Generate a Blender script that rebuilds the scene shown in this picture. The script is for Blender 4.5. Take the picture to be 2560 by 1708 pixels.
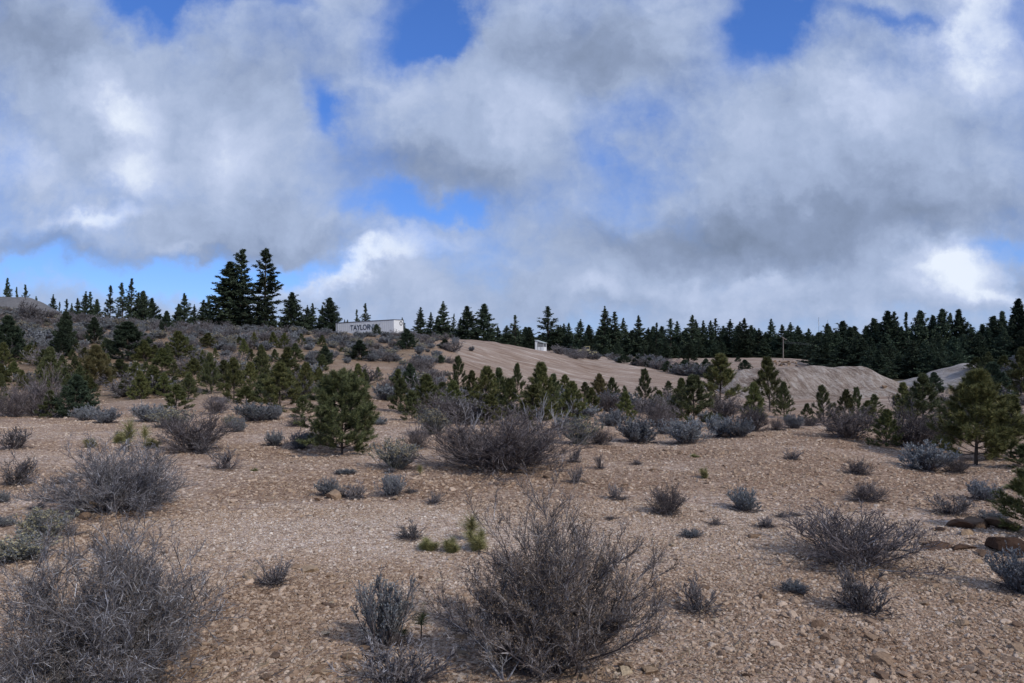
import bpy, math, random
import numpy as np
from mathutils import Vector, Euler

# ------------------------------------------------------------------ scene, camera, light
for o in list(bpy.data.objects):
    bpy.data.objects.remove(o)
sc = bpy.context.scene
col = sc.collection
R = math.radians
F = 1850.0                    # focal length of the photograph in its own pixels (2560 wide)
HOR = 868.0                   # row of the horizon
EYE = 1.65

camd = bpy.data.cameras.new('camera')
cam = bpy.data.objects.new('camera', camd)
col.objects.link(cam)
camd.sensor_width = 36.0
camd.lens = 36.0 * F / 2560.0
camd.clip_start = 0.05
camd.clip_end = 12000
PITCH = math.atan((HOR - 854.0) / F)
cam.location = (0, 0, EYE)
cam.rotation_euler = (R(90) + PITCH, 0, 0)
sc.camera = cam

SUN_AZ, SUN_EL = R(138), R(38)      # clockwise from +Y, above the horizon
sund = bpy.data.lights.new('sun', 'SUN')
sund.energy = 2.1
sund.angle = R(3)
sund.color = (1.0, 0.93, 0.84)
sun = bpy.data.objects.new('sun', sund)
col.objects.link(sun)
sdir = Vector((math.sin(SUN_AZ) * math.cos(SUN_EL), math.cos(SUN_AZ) * math.cos(SUN_EL), math.sin(SUN_EL)))
sun.rotation_euler = sdir.to_track_quat('Z', 'Y').to_euler()

sc.view_settings.view_transform = 'Standard'
sc.view_settings.look = 'None'
sc.view_settings.exposure = 0.3
sc.view_settings.gamma = 1.0
sc.view_settings.use_curve_mapping = False
sc.render.engine = 'CYCLES'
sc.cycles.max_bounces = 5
sc.cycles.diffuse_bounces = 3
sc.cycles.glossy_bounces = 2
sc.cycles.use_adaptive_sampling = True
sc.cycles.adaptive_threshold = 0.02


# ------------------------------------------------------------------ node helper
class NT:
    def __init__(s, nt):
        s.nt = nt; s.n = nt.nodes; s.l = nt.links
    def node(s, t, **k):
        n = s.n.new(t)
        for a, b in k.items():
            setattr(n, a, b)
        return n
    def put(s, sock, v):
        if isinstance(v, bpy.types.NodeSocket):
            s.l.new(v, sock)
        elif v is not None:
            sock.default_value = v
    def m(s, op, a, b=None, c=None, clamp=False):
        n = s.node('ShaderNodeMath', operation=op, use_clamp=clamp)
        s.put(n.inputs[0], a); s.put(n.inputs[1], b)
        if c is not None: s.put(n.inputs[2], c)
        return n.outputs[0]
    def vm(s, op, a, b=None, out=0):
        n = s.node('ShaderNodeVectorMath', operation=op)
        s.put(n.inputs[0], a)
        if b is not None: s.put(n.inputs[1], b)
        return n.outputs[out]
    def noise(s, vec, scale, detail=4, rough=0.5, dist=0.0, out='Fac', dim='3D', w=0.0):
        n = s.node('ShaderNodeTexNoise', noise_dimensions=dim)
        if vec is not None: s.put(n.inputs['Vector'], vec)
        n.inputs['Scale'].default_value = scale
        n.inputs['Detail'].default_value = detail
        n.inputs['Roughness'].default_value = rough
        n.inputs['Distortion'].default_value = dist
        return n.outputs[out]
    def mr(s, v, a, b, c=0.0, d=1.0, kind='SMOOTHSTEP'):
        n = s.node('ShaderNodeMapRange', interpolation_type=kind)
        s.put(n.inputs['Value'], v)
        for k, x in zip(('From Min', 'From Max', 'To Min', 'To Max'), (a, b, c, d)):
            s.put(n.inputs[k], x)
        return n.outputs[0]
    def ramp(s, v, stops, interp='LINEAR'):
        n = s.node('ShaderNodeValToRGB')
        n.color_ramp.interpolation = interp
        e = n.color_ramp.elements
        while len(e) > 1: e.remove(e[-1])
        for i, (p, c) in enumerate(stops):
            x = e[0] if i == 0 else e.new(p)
            x.position = p
            x.color = (*c, 1) if len(c) == 3 else c
        s.put(n.inputs[0], v)
        return n.outputs[0]
    def mix(s, f, a, b, mode='MIX'):
        n = s.node('ShaderNodeMix', data_type='RGBA', blend_type=mode)
        s.put(n.inputs[0], f)
        s.put(n.inputs[6], (*a, 1) if isinstance(a, tuple) and len(a) == 3 else a)
        s.put(n.inputs[7], (*b, 1) if isinstance(b, tuple) and len(b) == 3 else b)
        return n.outputs[2]


# ------------------------------------------------------------------ sky
world = bpy.data.worlds.new('World')
sc.world = world
world.use_nodes = True
world.node_tree.nodes.clear()
W = NT(world.node_tree)
tc = W.node('ShaderNodeTexCoord').outputs['Generated']
sky = W.node('ShaderNodeTexSky', sky_type='NISHITA')
sky.sun_disc = False
sky.sun_elevation = SUN_EL
sky.sun_rotation = SUN_AZ
sky.altitude = 1300
sky.air_density = 1.0
sky.dust_density = 0.3
sky.ozone_density = 3.0
sep = W.node('ShaderNodeSeparateXYZ'); W.put(sep.inputs[0], tc)
dx, dy, dz = sep.outputs
yy = W.m('MAXIMUM', dy, 0.12)
cmb = W.node('ShaderNodeCombineXYZ')
W.put(cmb.inputs[0], W.m('DIVIDE', dx, yy)); W.put(cmb.inputs[1], W.m('DIVIDE', dz, yy))
P = cmb.outputs[0]
# cloud layer coordinates (a flat deck seen in perspective) carry the noise
zz = W.m('MAXIMUM', W.m('ADD', dz, 0.22), 0.05)
cl = W.node('ShaderNodeCombineXYZ')
W.put(cl.inputs[0], W.m('DIVIDE', dx, zz)); W.put(cl.inputs[1], W.m('DIVIDE', dy, zz))
Q = cl.outputs[0]
warp1 = W.vm('SUBTRACT', W.noise(P, 3.2, 4, 0.6, out='Color'), (0.5, 0.5, 0.5))
warp2 = W.vm('SUBTRACT', W.noise(P, 11.0, 5, 0.65, out='Color'), (0.5, 0.5, 0.5))
sc1 = W.node('ShaderNodeVectorMath', operation='SCALE'); W.put(sc1.inputs[0], warp1); sc1.inputs['Scale'].default_value = 0.17
sc2 = W.node('ShaderNodeVectorMath', operation='SCALE'); W.put(sc2.inputs[0], warp2); sc2.inputs['Scale'].default_value = 0.09
P2 = W.vm('ADD', W.vm('ADD', P, sc1.outputs[0]), sc2.outputs[0])
sep2 = W.node('ShaderNodeSeparateXYZ'); W.put(sep2.inputs[0], P2)
cz = W.node('ShaderNodeCombineXYZ'); W.put(cz.inputs[0], sep2.outputs[0]); W.put(cz.inputs[1], sep2.outputs[1])
PW = cz.outputs[0]


def blobs(base, items):
    acc = base
    for (u, v, ru, rv, amp, *rot) in items:
        c = ((u - 1280) / F, (HOR - v) / F, 0)
        d = W.vm('SUBTRACT', PW, c)
        if rot:
            vr = W.node('ShaderNodeVectorRotate', rotation_type='Z_AXIS')
            W.put(vr.inputs['Vector'], d); vr.inputs['Angle'].default_value = R(-rot[0])
            d = vr.outputs[0]
        d = W.vm('MULTIPLY', d, (F / ru, F / rv, 0))
        l = W.vm('LENGTH', d, out=1)
        g = W.mr(l, 1.6, 0.0, 0.0, amp)
        acc = W.m('ADD', acc, g)
    return acc


n_big = W.noise(Q, 0.9, 6, 0.58)
n_mid = W.noise(P, 5.5, 7, 0.62)
n_fin = W.noise(P, 17.0, 6, 0.6)
n_lit = W.noise(W.vm('ADD', PW, (0.012, 0.022, 0.0)), 7.5, 8, 0.60)
n_unl = W.noise(PW, 7.5, 8, 0.60)
relief = W.m('SUBTRACT', n_unl, n_lit)
dens = W.m('ADD', W.m('MULTIPLY', n_big, 0.5), W.m('MULTIPLY', n_mid, 0.55))
dens = W.m('ADD', dens, W.m('MULTIPLY', n_fin, 0.2))
dens = W.m('ADD', dens, 0.02)
dens = blobs(dens, [
    (345, 40, 120, 75, -0.50, -30), (440, 10, 140, 50, -0.4), (1020, 60, 100, 120, -0.50, -20), (1130, 30, 80, 90, -0.42), (1090, 120, 90, 55, -0.35),
    (795, 285, 50, 90, -0.42, 20), (1000, 510, 130, 45, -0.40), (1130, 520, 60, 30, -0.25),
    (330, 700, 330, 48, -0.52), (540, 690, 160, 60, -0.35), (760, 668, 130, 34, -0.42, 12),
    (1890, 95, 95, 110, -0.46), (1940, 30, 120, 50, -0.3), (2230, 22, 130, 34, -0.35), (1550, 285, 120, 70, -0.20, 20), (1500, 380, 60, 40, -0.16),
    (2500, 610, 90, 30, -0.30), (700, 30, 60, 30, -0.2), (70, 690, 90, 20, -.2),
    (300, 300, 330, 170, 0.25), (1400, 150, 260, 150, 0.3), (2150, 400, 420, 220, 0.38), (1750, 620, 420, 90, 0.25), (600, 420, 260, 160, 0.15), (1200, 330, 250, 130, 0.25), (1500, 740, 700, 70, 0.25),
    (90, 150, 200, 150, 0.25), (620, 560, 330, 70, 0.25), (2300, 730, 300, 60, .2), (650, 250, 160, 120, .15),
])
cover = W.mr(W.m('ADD', dens, W.m('MULTIPLY', W.m('ADD', W.m('MULTIPLY', W.m('SUBTRACT', n_fin, 0.5), 0.35), W.m('MULTIPLY', W.m('SUBTRACT', n_unl, 0.5), 0.8)))), 0.20, 0.84)
bri = W.m('ADD', W.m('MULTIPLY', W.m('SUBTRACT', n_mid, 0.5), 0.50), W.m('MULTIPLY', W.m('SUBTRACT', n_fin, 0.5), 0.30))
bri = W.m('ADD', bri, W.m('ADD', W.m('MULTIPLY', W.m('SUBTRACT', n_big, 0.5), 0.30), 0.50))
bri = W.m('ADD', bri, W.m('MULTIPLY', relief, 0.55))
bri = blobs(bri, [
    (300, 270, 120, 75, 0.42, -35), (355, 420, 110, 50, 0.42), (60, 230, 160, 90, 0.2), (30, 400, 120, 60, .2), (590, 395, 110, 80, 0.25),
    (275, 545, 130, 28, 0.42, 18), (930, 660, 190, 28, 0.45, 18), (1020, 590, 50, 25, 0.3), (460, 610, 60, 20, 0.2),
    (1320, 300, 110, 110, 0.15), (1000, 260, 160, 90, 0.10), (2480, 60, 170, 110, 0.6, 40), (2160, 270, 110, 110, 0.26), (2400, 220, 200, 60, 0.15),
    (2390, 680, 110, 70, 0.5), (2500, 740, 80, 30, 0.35), (1850, 720, 220, 30, 0.18), (1900, 690, 60, 20, .2), (1480, 730, 90, 26, .2),
    (60, 130, 200, 140, -0.26), (1480, 130, 260, 120, -0.30), (1180, 440, 260, 90, -0.26), (1000, 410, 160, 50, -0.15), (1850, 590, 430, 85, -0.36),
    (2300, 520, 330, 80, -0.24), (170, 650, 300, 45, -0.30), (750, 610, 260, 40, -0.22), (700, 170, 300, 80, -0.10), (1480, 560, 120, 60, -.1),
    (2200, 430, 200, 60, -.08), (2540, 700, 50, 70, -.25), (560, 640, 130, 30, -.2),
])
cloud = W.ramp(bri, [(0.0, (0.155, 0.200, 0.295)), (0.25, (0.215, 0.273, 0.405)), (0.5, (0.315, 0.388, 0.550)), (0.75, (0.44, 0.51, 0.68)), (1.0, (0.66, 0.72, 0.82))])
k = W.node('ShaderNodeVectorMath', operation='SCALE'); W.put(k.inputs[0], cloud); k.inputs['Scale'].default_value = 10.0
blue = W.mix(0.55, W.mix(1.0, sky.outputs[0], (0.66, 0.88, 1.40), 'MULTIPLY'), W.ramp(W.mr(dz, 0.0, 0.5, 0, 1, 'LINEAR'), [(0.0, (1.9, 3.6, 6.9)), (0.25, (1.1, 2.6, 6.3)), (0.55, (0.55, 1.7, 5.2)), (1.0, (0.4, 1.2, 3.9))]))
final = W.mix(cover, blue, k.outputs[0])
bg = W.node('ShaderNodeBackground'); W.put(bg.inputs[0], final); bg.inputs[1].default_value = 0.1
wo = W.node('ShaderNodeOutputWorld'); W.l.new(bg.outputs[0], wo.inputs[0])
world.cycles.sampling_method = 'MANUAL'
world.cycles.sample_map_resolution = 512


# ------------------------------------------------------------------ terrain function
def zv(v, d):
    return EYE - (v - HOR) / F * d


CP = []
for u in (-500, 100, 700, 1280, 1860, 2460, 3060):
    CP += [(u, 2.6, 0.0), (u, 5, 0.0), (u, 8, 0.0)]
for u in (-500, 0, 500, 900, 1300, 1700, 2100, 2500, 3000):
    CP += [(u, 11.5, 0.0)]
CP += [(u, d, zv(v, d)) for (u, v, d) in [
    (0, 1037, 18.5), (-500, 1037, 18.5), (0, 985, 25), (300, 1000, 23), (600, 1002, 22), (900, 1015, 21), (300, 955, 30), (650, 960, 30), (950, 975, 29),
    (-500, 900, 38), (0, 900, 38), (0, 830, 52), (0, 772, 70), (-500, 760, 70),
    (200, 900, 38), (200, 850, 50), (200, 800, 66), (400, 900, 38), (400, 850, 50), (400, 814, 64),
    (600, 900, 40), (600, 860, 50), (600, 824, 64), (780, 905, 42), (800, 865, 54), (800, 838, 64),
    (930, 940, 36), (930, 908, 47), (930, 872, 56), (950, 846, 68), (1090, 905, 50), (1100, 850, 72),
    (1250, 859, 92), (1350, 878, 130), (1350, 878, 170), (1450, 892, 125), (1550, 906, 112), (1620, 922, 98), (1700, 943, 88),
    (1450, 889, 165), (1600, 897, 175), (1800, 896, 175), (1950, 900, 150), (2050, 912, 130),
    (1200, 1060, 16), (1200, 1030, 22), (1050, 1010, 24), (1300, 1020, 27), (1300, 985, 38), (1300, 960, 50), (1090, 955, 40), (1500, 1010, 33),
    (1500, 972, 54), (1500, 932, 82), (1300, 925, 64), (1200, 895, 62), (1620, 1005, 40), (1720, 990, 50), (1620, 958, 75),
    (1450, 1112, 12.6), (1700, 1108, 12.8), (1900, 1068, 15.3), (2180, 1090, 14.0), (2440, 1160, 11.0),
    (1900, 1046, 38), (1900, 1002, 56), (2100, 1002, 56), (2100, 960, 80), (2300, 965, 75), (2250, 945, 95), (2250, 938, 125), (2500, 930, 110),
    (1800, 920, 110), (1950, 925, 95), (1650, 908, 135),
]]
CP += [(1600, 20, -0.45), (1900, 22, -0.85), (2200, 22, -0.7), (2200, 35, -1.6), (2500, 24, -0.4), (2500, 40, -1.0), (3000, 20, 0.0), (3000, 40, -0.2), (3000, 80, 0.5),
       (-500, 100, 6.0), (0, 100, 5.0), (300, 100, 3.9), (600, 100, 3.3), (900, 105, 3.0), (1100, 105, 2.5),
       (-500, 150, 5.0), (200, 150, 4.0), (600, 150, 3.3), (950, 148, 3.05), (1150, 150, 2.3), (0, 220, 4), (600, 220, 3), (1100, 220, 2), (1500, 240, 0.3),
       (1900, 230, -0.8), (2300, 200, -1.5), (3000, 200, -1), (-500, 420, 2), (600, 420, 1), (1300, 420, 0), (2000, 420, -1), (3000, 420, -1)]
_c = np.array(CP, float)
_X = (_c[:, 0] - 1280) / F * _c[:, 1]
_az = np.arctan2(_X, _c[:, 1]); _r = np.hypot(_X, _c[:, 1])
KA = 2.6
_pts = np.stack([_az * KA, np.log(_r)], 1)
_z = _c[:, 2]


def _tps(r2):
    return 0.5 * r2 * np.log(r2 + 1e-12)


_n = len(_z)
_D = ((_pts[:, None] - _pts[None]) ** 2).sum(-1)
_A = np.zeros((_n + 3, _n + 3)); _A[:_n, :_n] = _tps(_D) + np.eye(_n) * 0.0015
_A[:_n, _n] = 1; _A[:_n, _n + 1:] = _pts; _A[_n, :_n] = 1; _A[_n + 1:, :_n] = _pts.T
_w = np.linalg.solve(_A, np.concatenate([_z, [0, 0, 0]]))


def base_ground(x, y):
    x = np.asarray(x, float); y = np.asarray(y, float)
    sh = x.shape; x = x.ravel(); y = y.ravel()
    az = np.arctan2(x, y); r = np.hypot(x, y)
    azc = np.clip(az, -R(44), R(44)); rc = np.clip(r, 2.6, 430)
    q = np.stack([azc * KA, np.log(rc)], 1)
    out = np.empty(len(q))
    for i in range(0, len(q), 20000):
        s = q[i:i + 20000]
        d = ((s[:, None] - _pts[None]) ** 2).sum(-1)
        out[i:i + 20000] = _tps(d) @ _w[:_n] + _w[_n] + s @ _w[_n + 1:]
    back = np.clip((np.abs(az) - R(60)) / R(80), 0, 1)
    out *= 1 - back * back * (3 - 2 * back)
    far = np.clip((r - 430) / 1500, 0, 1)
    out = out * (1 - far) - 2.0 * far
    # gentle natural unevenness
    a = np.clip((r - 3) / 30, 0.12, 1) * np.clip((300 - r) / 100, 0, 1)
    out += a * (0.10 * np.sin(x * 0.83 + 1.3 * np.sin(y * 0.41)) * np.sin(y * 0.71 + 0.9) + 0.05 * np.sin(x * 2.1 + y * 0.7) * np.sin(y * 1.9 - x * 0.6))
    nr = np.exp(-((r - 8) / 9) ** 2)
    out += nr * (0.012 * np.sin(x * 3.1 + 2 * np.sin(y * 1.3)) * np.sin(y * 2.3) + 0.008 * np.sin(x * 7.3 + y * 2) * np.sin(y * 6.1 - x))
    return out.reshape(sh)


def vnoise(x, y, seed=0):
    xi = np.floor(x).astype(int); yi = np.floor(y).astype(int); fx = x - xi; fy = y - yi
    def h(a, b):
        n = (a * 374761393 + b * 668265263 + seed * 974711) & 0x7fffffff
        n = ((n ^ (n >> 13)) * 1274126177) & 0x7fffffff
        return ((n ^ (n >> 16)) & 0xffff) / 65535.0
    u = fx * fx * (3 - 2 * fx); v = fy * fy * (3 - 2 * fy)
    return (h(xi, yi) * (1 - u) + h(xi + 1, yi) * u) * (1 - v) + (h(xi, yi + 1) * (1 - u) + h(xi + 1, yi + 1) * u) * v


def pale_f(x, y):
    """0 = brown and stony, 1 = pale fine gravel"""
    r = np.hypot(x, y); nc = F * np.tan(np.clip(np.arctan2(x, y), -1.2, 1.2)) + 1280
    f = 0.50 + 0.55 * (vnoise(x * 0.5 + 7, y * 0.9 + 3, 1) - 0.5) + 0.40 * (vnoise(x * 1.3, y * 2.2, 2) - 0.5) + 0.3 * (vnoise(x * 3.1, y * 4.4, 3) - 0.5)
    g = lambda a, s_: np.exp(-(a / s_) ** 2)
    f += 0.45 * g(r - 6.7, 0.75) * g(nc - 950, 480) + 0.25 * g(r - 15, 4) * g(nc - 100, 330) + 0.12 * g(r - 7.5, 2.0) * g(nc - 1750, 350)
    f -= 0.30 * g(r - 5.3, 0.6) * g(nc - 750, 330) + 0.30 * g(r - 8.8, 0.8) * g(nc - 780, 260) + 0.30 * g(r - 7.2, 0.7) * g(nc - 300, 160) + 0.15 * g(r - 13, 2.5) * g(nc - 2050, 250) + 0.18 * g(r - 4.3, 0.5) * g(nc - 2350, 300)
    return np.clip(f, 0, 1)


def sst(t):
    t = np.clip(t, 0, 1); return t * t * (3 - 2 * t)


# mounds: crest given as (column, crest row) at a distance; the mound falls off in front and behind
MOUNDS = {
    'dirt_jump': dict(d=66, front=8.0, back=9.0, crest=[(1790, 950), (1822, 945), (1846, 930), (1862, 926), (1890, 921), (1935, 920), (1965, 918.5), (2012, 918), (2045, 914.5), (2062, 916), (2095, 918), (2125, 915.5), (2150, 915.5), (2160, 919), (2185, 934), (2215, 952), (2235, 958), (2240, 966), (2262, 976)]),
    'dirt_bank': dict(d=72, front=14.0, back=10.0, crest=[(2215, 975), (2250, 958), (2300, 949), (2345, 926), (2390, 913), (2430, 908), (2480, 911), (2560, 910), (2700, 905), (2900, 905), (3050, 930)]),
    'gravel_mound': dict(d=96, front=9.0, back=12.0, crest=[(-420, 790), (-300, 760), (-160, 745), (0, 742), (60, 743.5), (82, 747), (105, 762), (125, 776), (150, 792), (190, 806)]),
    'soil_mound': dict(d=130, front=2.6, back=3.0, crest=[(1668, 912), (1682, 905), (1694, 899), (1700, 896), (1706, 897), (1716, 906), (1724, 912)]),
}


def mound_h(name, x, y):
    m = MOUNDS[name]
    d0 = m['d']
    cx = np.array([(u - 1280) / F * d0 for u, v in m['crest']])
    cz_ = np.array([zv(v, d0) for u, v in m['crest']])
    g = base_ground(cx, np.full_like(cx, d0))
    hh = np.maximum(cz_ - g, 0); hh[0] = 0; hh[-1] = 0
    # smooth crest line
    H = np.interp(x, cx, hh, left=0, right=0)
    t = np.where(y < d0, 1 - (d0 - y) / m['front'], 1 - (y - d0) / m['back'])
    t = np.clip(t, 0, 1)
    prof = 0.35 * t + 0.65 * sst(t)
    return H * prof


def ground(x, y):
    x = np.asarray(x, float); y = np.asarray(y, float)
    g = base_ground(x, y)
    for n in MOUNDS:
        g = g + mound_h(n, x, y)
    return g


_T = np.exp(np.linspace(math.log(1.2), math.log(420), 420))


def at(u, v, dmin=0):
    """the point of the ground seen at a place of the photograph"""
    xc = (u - 1280) / F; yc = -(v - 854) / F
    c, s = math.cos(PITCH), math.sin(PITCH)
    dx_, dy_, dz_ = xc, c - yc * s, s + yc * c
    t = _T[_T > dmin] / dy_
    g = ground(dx_ * t, dy_ * t)
    below = np.nonzero(EYE + dz_ * t < g)[0]
    if len(below) == 0:
        return None
    i = below[0]
    lo = t[max(i - 1, 0)]; hi = t[i]
    for _ in range(3):
        tt = np.linspace(lo, hi, 8)
        b = EYE + dz_ * tt < ground(dx_ * tt, dy_ * tt)
        j = int(np.argmax(b)); j = max(j, 1)
        lo, hi = tt[j - 1], tt[j]
    x, y = dx_ * hi, dy_ * hi
    return Vector((x, y, float(ground(x, y))))


def at_d(u, d):
    x = (u - 1280) / F * d
    return Vector((x, d, float(ground(x, d))))


# ------------------------------------------------------------------ mesh helpers
def mesh_from(name, chunks, mats, smooth=False):
    """chunks: list of (verts Nx3, faces MxK, material index)"""
    vs, loops, starts, totals, mi = [], [], [], [], []
    off = 0; lo = 0
    for v, f, m in chunks:
        if len(f) == 0: continue
        f = np.asarray(f); v = np.asarray(v)
        vs.append(v); loops.append((f + off).ravel())
        kk = f.shape[1]
        starts.append(lo + np.arange(len(f)) * kk); totals.append(np.full(len(f), kk)); mi.append(np.full(len(f), m))
        off += len(v); lo += f.size
    vs = np.concatenate(vs).astype(np.float32); loops = np.concatenate(loops).astype(np.int32)
    starts = np.concatenate(starts).astype(np.int32); totals = np.concatenate(totals).astype(np.int32); mi = np.concatenate(mi).astype(np.int32)
    me = bpy.data.meshes.new(name)
    me.vertices.add(len(vs)); me.vertices.foreach_set('co', vs.ravel())
    me.loops.add(len(loops)); me.loops.foreach_set('vertex_index', loops)
    me.polygons.add(len(starts)); me.polygons.foreach_set('loop_start', starts)
    try:
        me.polygons.foreach_set('loop_total', totals)
    except Exception:
        pass
    me.polygons.foreach_set('material_index', mi)
    me.polygons.foreach_set('use_smooth', np.full(len(starts), smooth))
    for m in mats: me.materials.append(m)
    me.update(calc_edges=True)
    me.validate()
    return me


def obj(name, me, parent=None, loc=None):
    o = bpy.data.objects.new(name, me)
    col.objects.link(o)
    if parent is not None: o.parent = parent
    if loc is not None: o.location = loc
    return o


def tag(o, label=None, cat=None, group=None, kind=None):
    if label: o['label'] = label
    if cat: o['category'] = cat
    if group: o['group'] = group
    if kind: o['kind'] = kind
    return o


def norm(a):
    return a / (np.linalg.norm(a, axis=-1, keepdims=True) + 1e-9)


def tubes(P0, P1, r0, r1, sides=3):
    d = norm(P1 - P0)
    ref = np.where(np.abs(d[:, 2:3]) > 0.9, np.array([[1.0, 0, 0]]), np.array([[0, 0, 1.0]]))
    a = norm(np.cross(d, ref)); b = np.cross(d, a)
    ang = np.arange(sides) * 2 * math.pi / sides
    ring = a[:, None] * np.cos(ang)[None, :, None] + b[:, None] * np.sin(ang)[None, :, None]
    V = np.concatenate([P0[:, None] + ring * np.asarray(r0).reshape(-1, 1, 1), P1[:, None] + ring * np.asarray(r1).reshape(-1, 1, 1)], 1)
    i = np.arange(sides); j = (i + 1) % sides
    q = np.stack([i, j, j + sides, i + sides], 1)
    Fc = q[None] + (np.arange(len(P0)) * 2 * sides)[:, None, None]
    return V.reshape(-1, 3), Fc.reshape(-1, 4)


def ribbons(P0, P1, w, rng, tip=0.0):
    """one slender triangle each, broad end at P0"""
    d = norm(P1 - P0)
    a = norm(np.cross(d, rng.normal(size=d.shape)))
    w = np.asarray(w).reshape(-1, 1)
    V = np.stack([P0 - a * w, P0 + a * w, P1], 1).reshape(-1, 3)
    return V, np.arange(len(V)).reshape(-1, 3)


def grow(rng, start, dirs, lens, nseg, jit, up):
    pts = [start]; d = dirs; p = start
    for _ in range(nseg):
        d = norm(d + rng.normal(size=d.shape) * jit + np.array([0, 0, up]))
        p = p + d * (lens / nseg)[:, None]
        pts.append(p)
    return np.stack(pts, 1)


def kids(rng, poly, per, tmin, tmax, spread, lf, lens, up=0.15):
    n, s1, _ = poly.shape
    idx = np.repeat(np.arange(n), per)
    t = rng.uniform(tmin, tmax, len(idx)) * (s1 - 1)
    i = np.clip(t.astype(int), 0, s1 - 2); fr = (t - i)[:, None]
    st = poly[idx, i] * (1 - fr) + poly[idx, i + 1] * fr
    pd = norm(poly[idx, i + 1] - poly[idx, i])
    dd = norm(pd + norm(rng.normal(size=pd.shape)) * spread + np.array([0, 0, up]))
    ll = lens[idx] * lf * rng.uniform(0.5, 1.2, len(idx)) * (1.15 - 0.5 * t / (s1 - 1))
    return st, dd, ll


def segs(poly, r0, r1):
    n, s1, _ = poly.shape
    rr = np.linspace(0, 1, s1)
    r0 = np.asarray(r0).reshape(-1, 1) * np.ones((n, 1)); r1 = np.asarray(r1).reshape(-1, 1) * np.ones((n, 1))
    rad = r0 * (1 - rr) + r1 * rr
    return poly[:, :-1].reshape(-1, 3), poly[:, 1:].reshape(-1, 3), rad[:, :-1].ravel(), rad[:, 1:].ravel()


# ------------------------------------------------------------------ materials
def new_mat(name, rough=0.9, spec=0.2):
    m = bpy.data.materials.new(name); m.use_nodes = True
    nt = NT(m.node_tree); b = m.node_tree.nodes['Principled BSDF']
    b.inputs['Roughness'].default_value = rough
    b.inputs['Specular IOR Level'].default_value = spec
    return m, nt, b


def island_mat(name, stops, rough=0.85, objvar=0.25, spec=0.15, trans=0.0):
    m, n, b = new_mat(name, rough, spec)
    g = n.node('ShaderNodeNewGeometry'); oi = n.node('ShaderNodeObjectInfo')
    c = n.ramp(g.outputs['Random Per Island'], stops)
    f = n.mr(oi.outputs['Random'], 0, 1, 1 - objvar, 1 + objvar, 'LINEAR')
    hs = n.node('ShaderNodeHueSaturation')
    n.put(hs.inputs['Color'], c); n.put(hs.inputs['Value'], f)
    n.put(hs.inputs['Hue'], n.mr(n.m('FRACT', n.m('MULTIPLY', oi.outputs['Random'], 7.31)), 0, 1, 0.485, 0.515, 'LINEAR'))
    n.put(b.inputs['Base Color'], hs.outputs[0])
    return m


M = {}
M['bark_grey'] = island_mat('grey_bark', [(0, (0.075, 0.066, 0.066)), (0.55, (0.13, 0.118, 0.122)), (0.85, (0.20, 0.19, 0.20)), (1, (0.34, 0.34, 0.37))])
M['twig_dark'] = island_mat('dark_twigs', [(0, (0.060, 0.050, 0.050)), (0.6, (0.115, 0.098, 0.100)), (0.9, (0.17, 0.15, 0.155)), (1, (0.30, 0.28, 0.29))])
M['twig_hero'] = island_mat('brown_twigs', [(0, (0.055, 0.047, 0.049)), (0.5, (0.125, 0.110, 0.112)), (0.8, (0.21, 0.19, 0.19)), (1, (0.44, 0.42, 0.43))], objvar=0.0)
M['twig_silver'] = island_mat('silver_twigs', [(0, (0.055, 0.050, 0.052)), (0.5, (0.15, 0.142, 0.150)), (0.85, (0.25, 0.245, 0.262)), (0.95, (0.42, 0.42, 0.45)), (1, (0.55, 0.56, 0.60))], objvar=0.0)
M['bud'] = island_mat('dry_buds', [(0, (0.08, 0.058, 0.048)), (0.6, (0.17, 0.125, 0.095)), (1, (0.30, 0.22, 0.16))])
M['sage_leaf'] = island_mat('sage_leaves', [(0, (0.11, 0.12, 0.135)), (0.5, (0.19, 0.205, 0.225)), (1, (0.31, 0.33, 0.35))])
M['sage_stem'] = island_mat('sage_stems', [(0, (0.085, 0.080, 0.082)), (0.7, (0.155, 0.15, 0.157)), (1, (0.26, 0.26, 0.28))])
M['rabbit_stem'] = island_mat('rabbitbrush_stems', [(0, (0.10, 0.10, 0.085)), (0.6, (0.16, 0.165, 0.14)), (1, (0.28, 0.28, 0.25))])
M['seed_head'] = island_mat('cream_seed_heads', [(0, (0.15, 0.135, 0.085)), (0.5, (0.27, 0.24, 0.155)), (1, (0.42, 0.375, 0.25))], objvar=0.15)
M['needle_olive'] = island_mat('olive_pine_needles', [(0, (0.034, 0.043, 0.019)), (0.5, (0.084, 0.096, 0.035)), (0.85, (0.147, 0.162, 0.054)), (1, (0.262, 0.237, 0.094))], rough=0.6, objvar=0.38, spec=0.3)
M['needle_green'] = island_mat('green_pine_needles', [(0, (0.030, 0.039, 0.019)), (0.5, (0.071, 0.086, 0.038)), (0.88, (0.126, 0.144, 0.058)), (1, (0.221, 0.215, 0.094))], rough=0.6, objvar=0.28, spec=0.3)
M['needle_yellow'] = island_mat('yellowed_pine_needles', [(0, (0.06, 0.055, 0.026)), (0.5, (0.12, 0.105, 0.05)), (1, (0.20, 0.15, 0.075))], rough=0.6, objvar=0.15, spec=0.3)
M['needle_bright'] = island_mat('fresh_pine_needles', [(0, (0.08, 0.085, 0.03)), (0.5, (0.19, 0.19, 0.075)), (1, (0.38, 0.36, 0.17))], rough=0.6, objvar=0.1, spec=0.3)
M['needle_dark'] = island_mat('dark_conifer_foliage', [(0, (0.026, 0.040, 0.028)), (0.6, (0.050, 0.073, 0.048)), (1, (0.096, 0.125, 0.078))], rough=0.8, objvar=0.42, spec=0.1)
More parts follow.
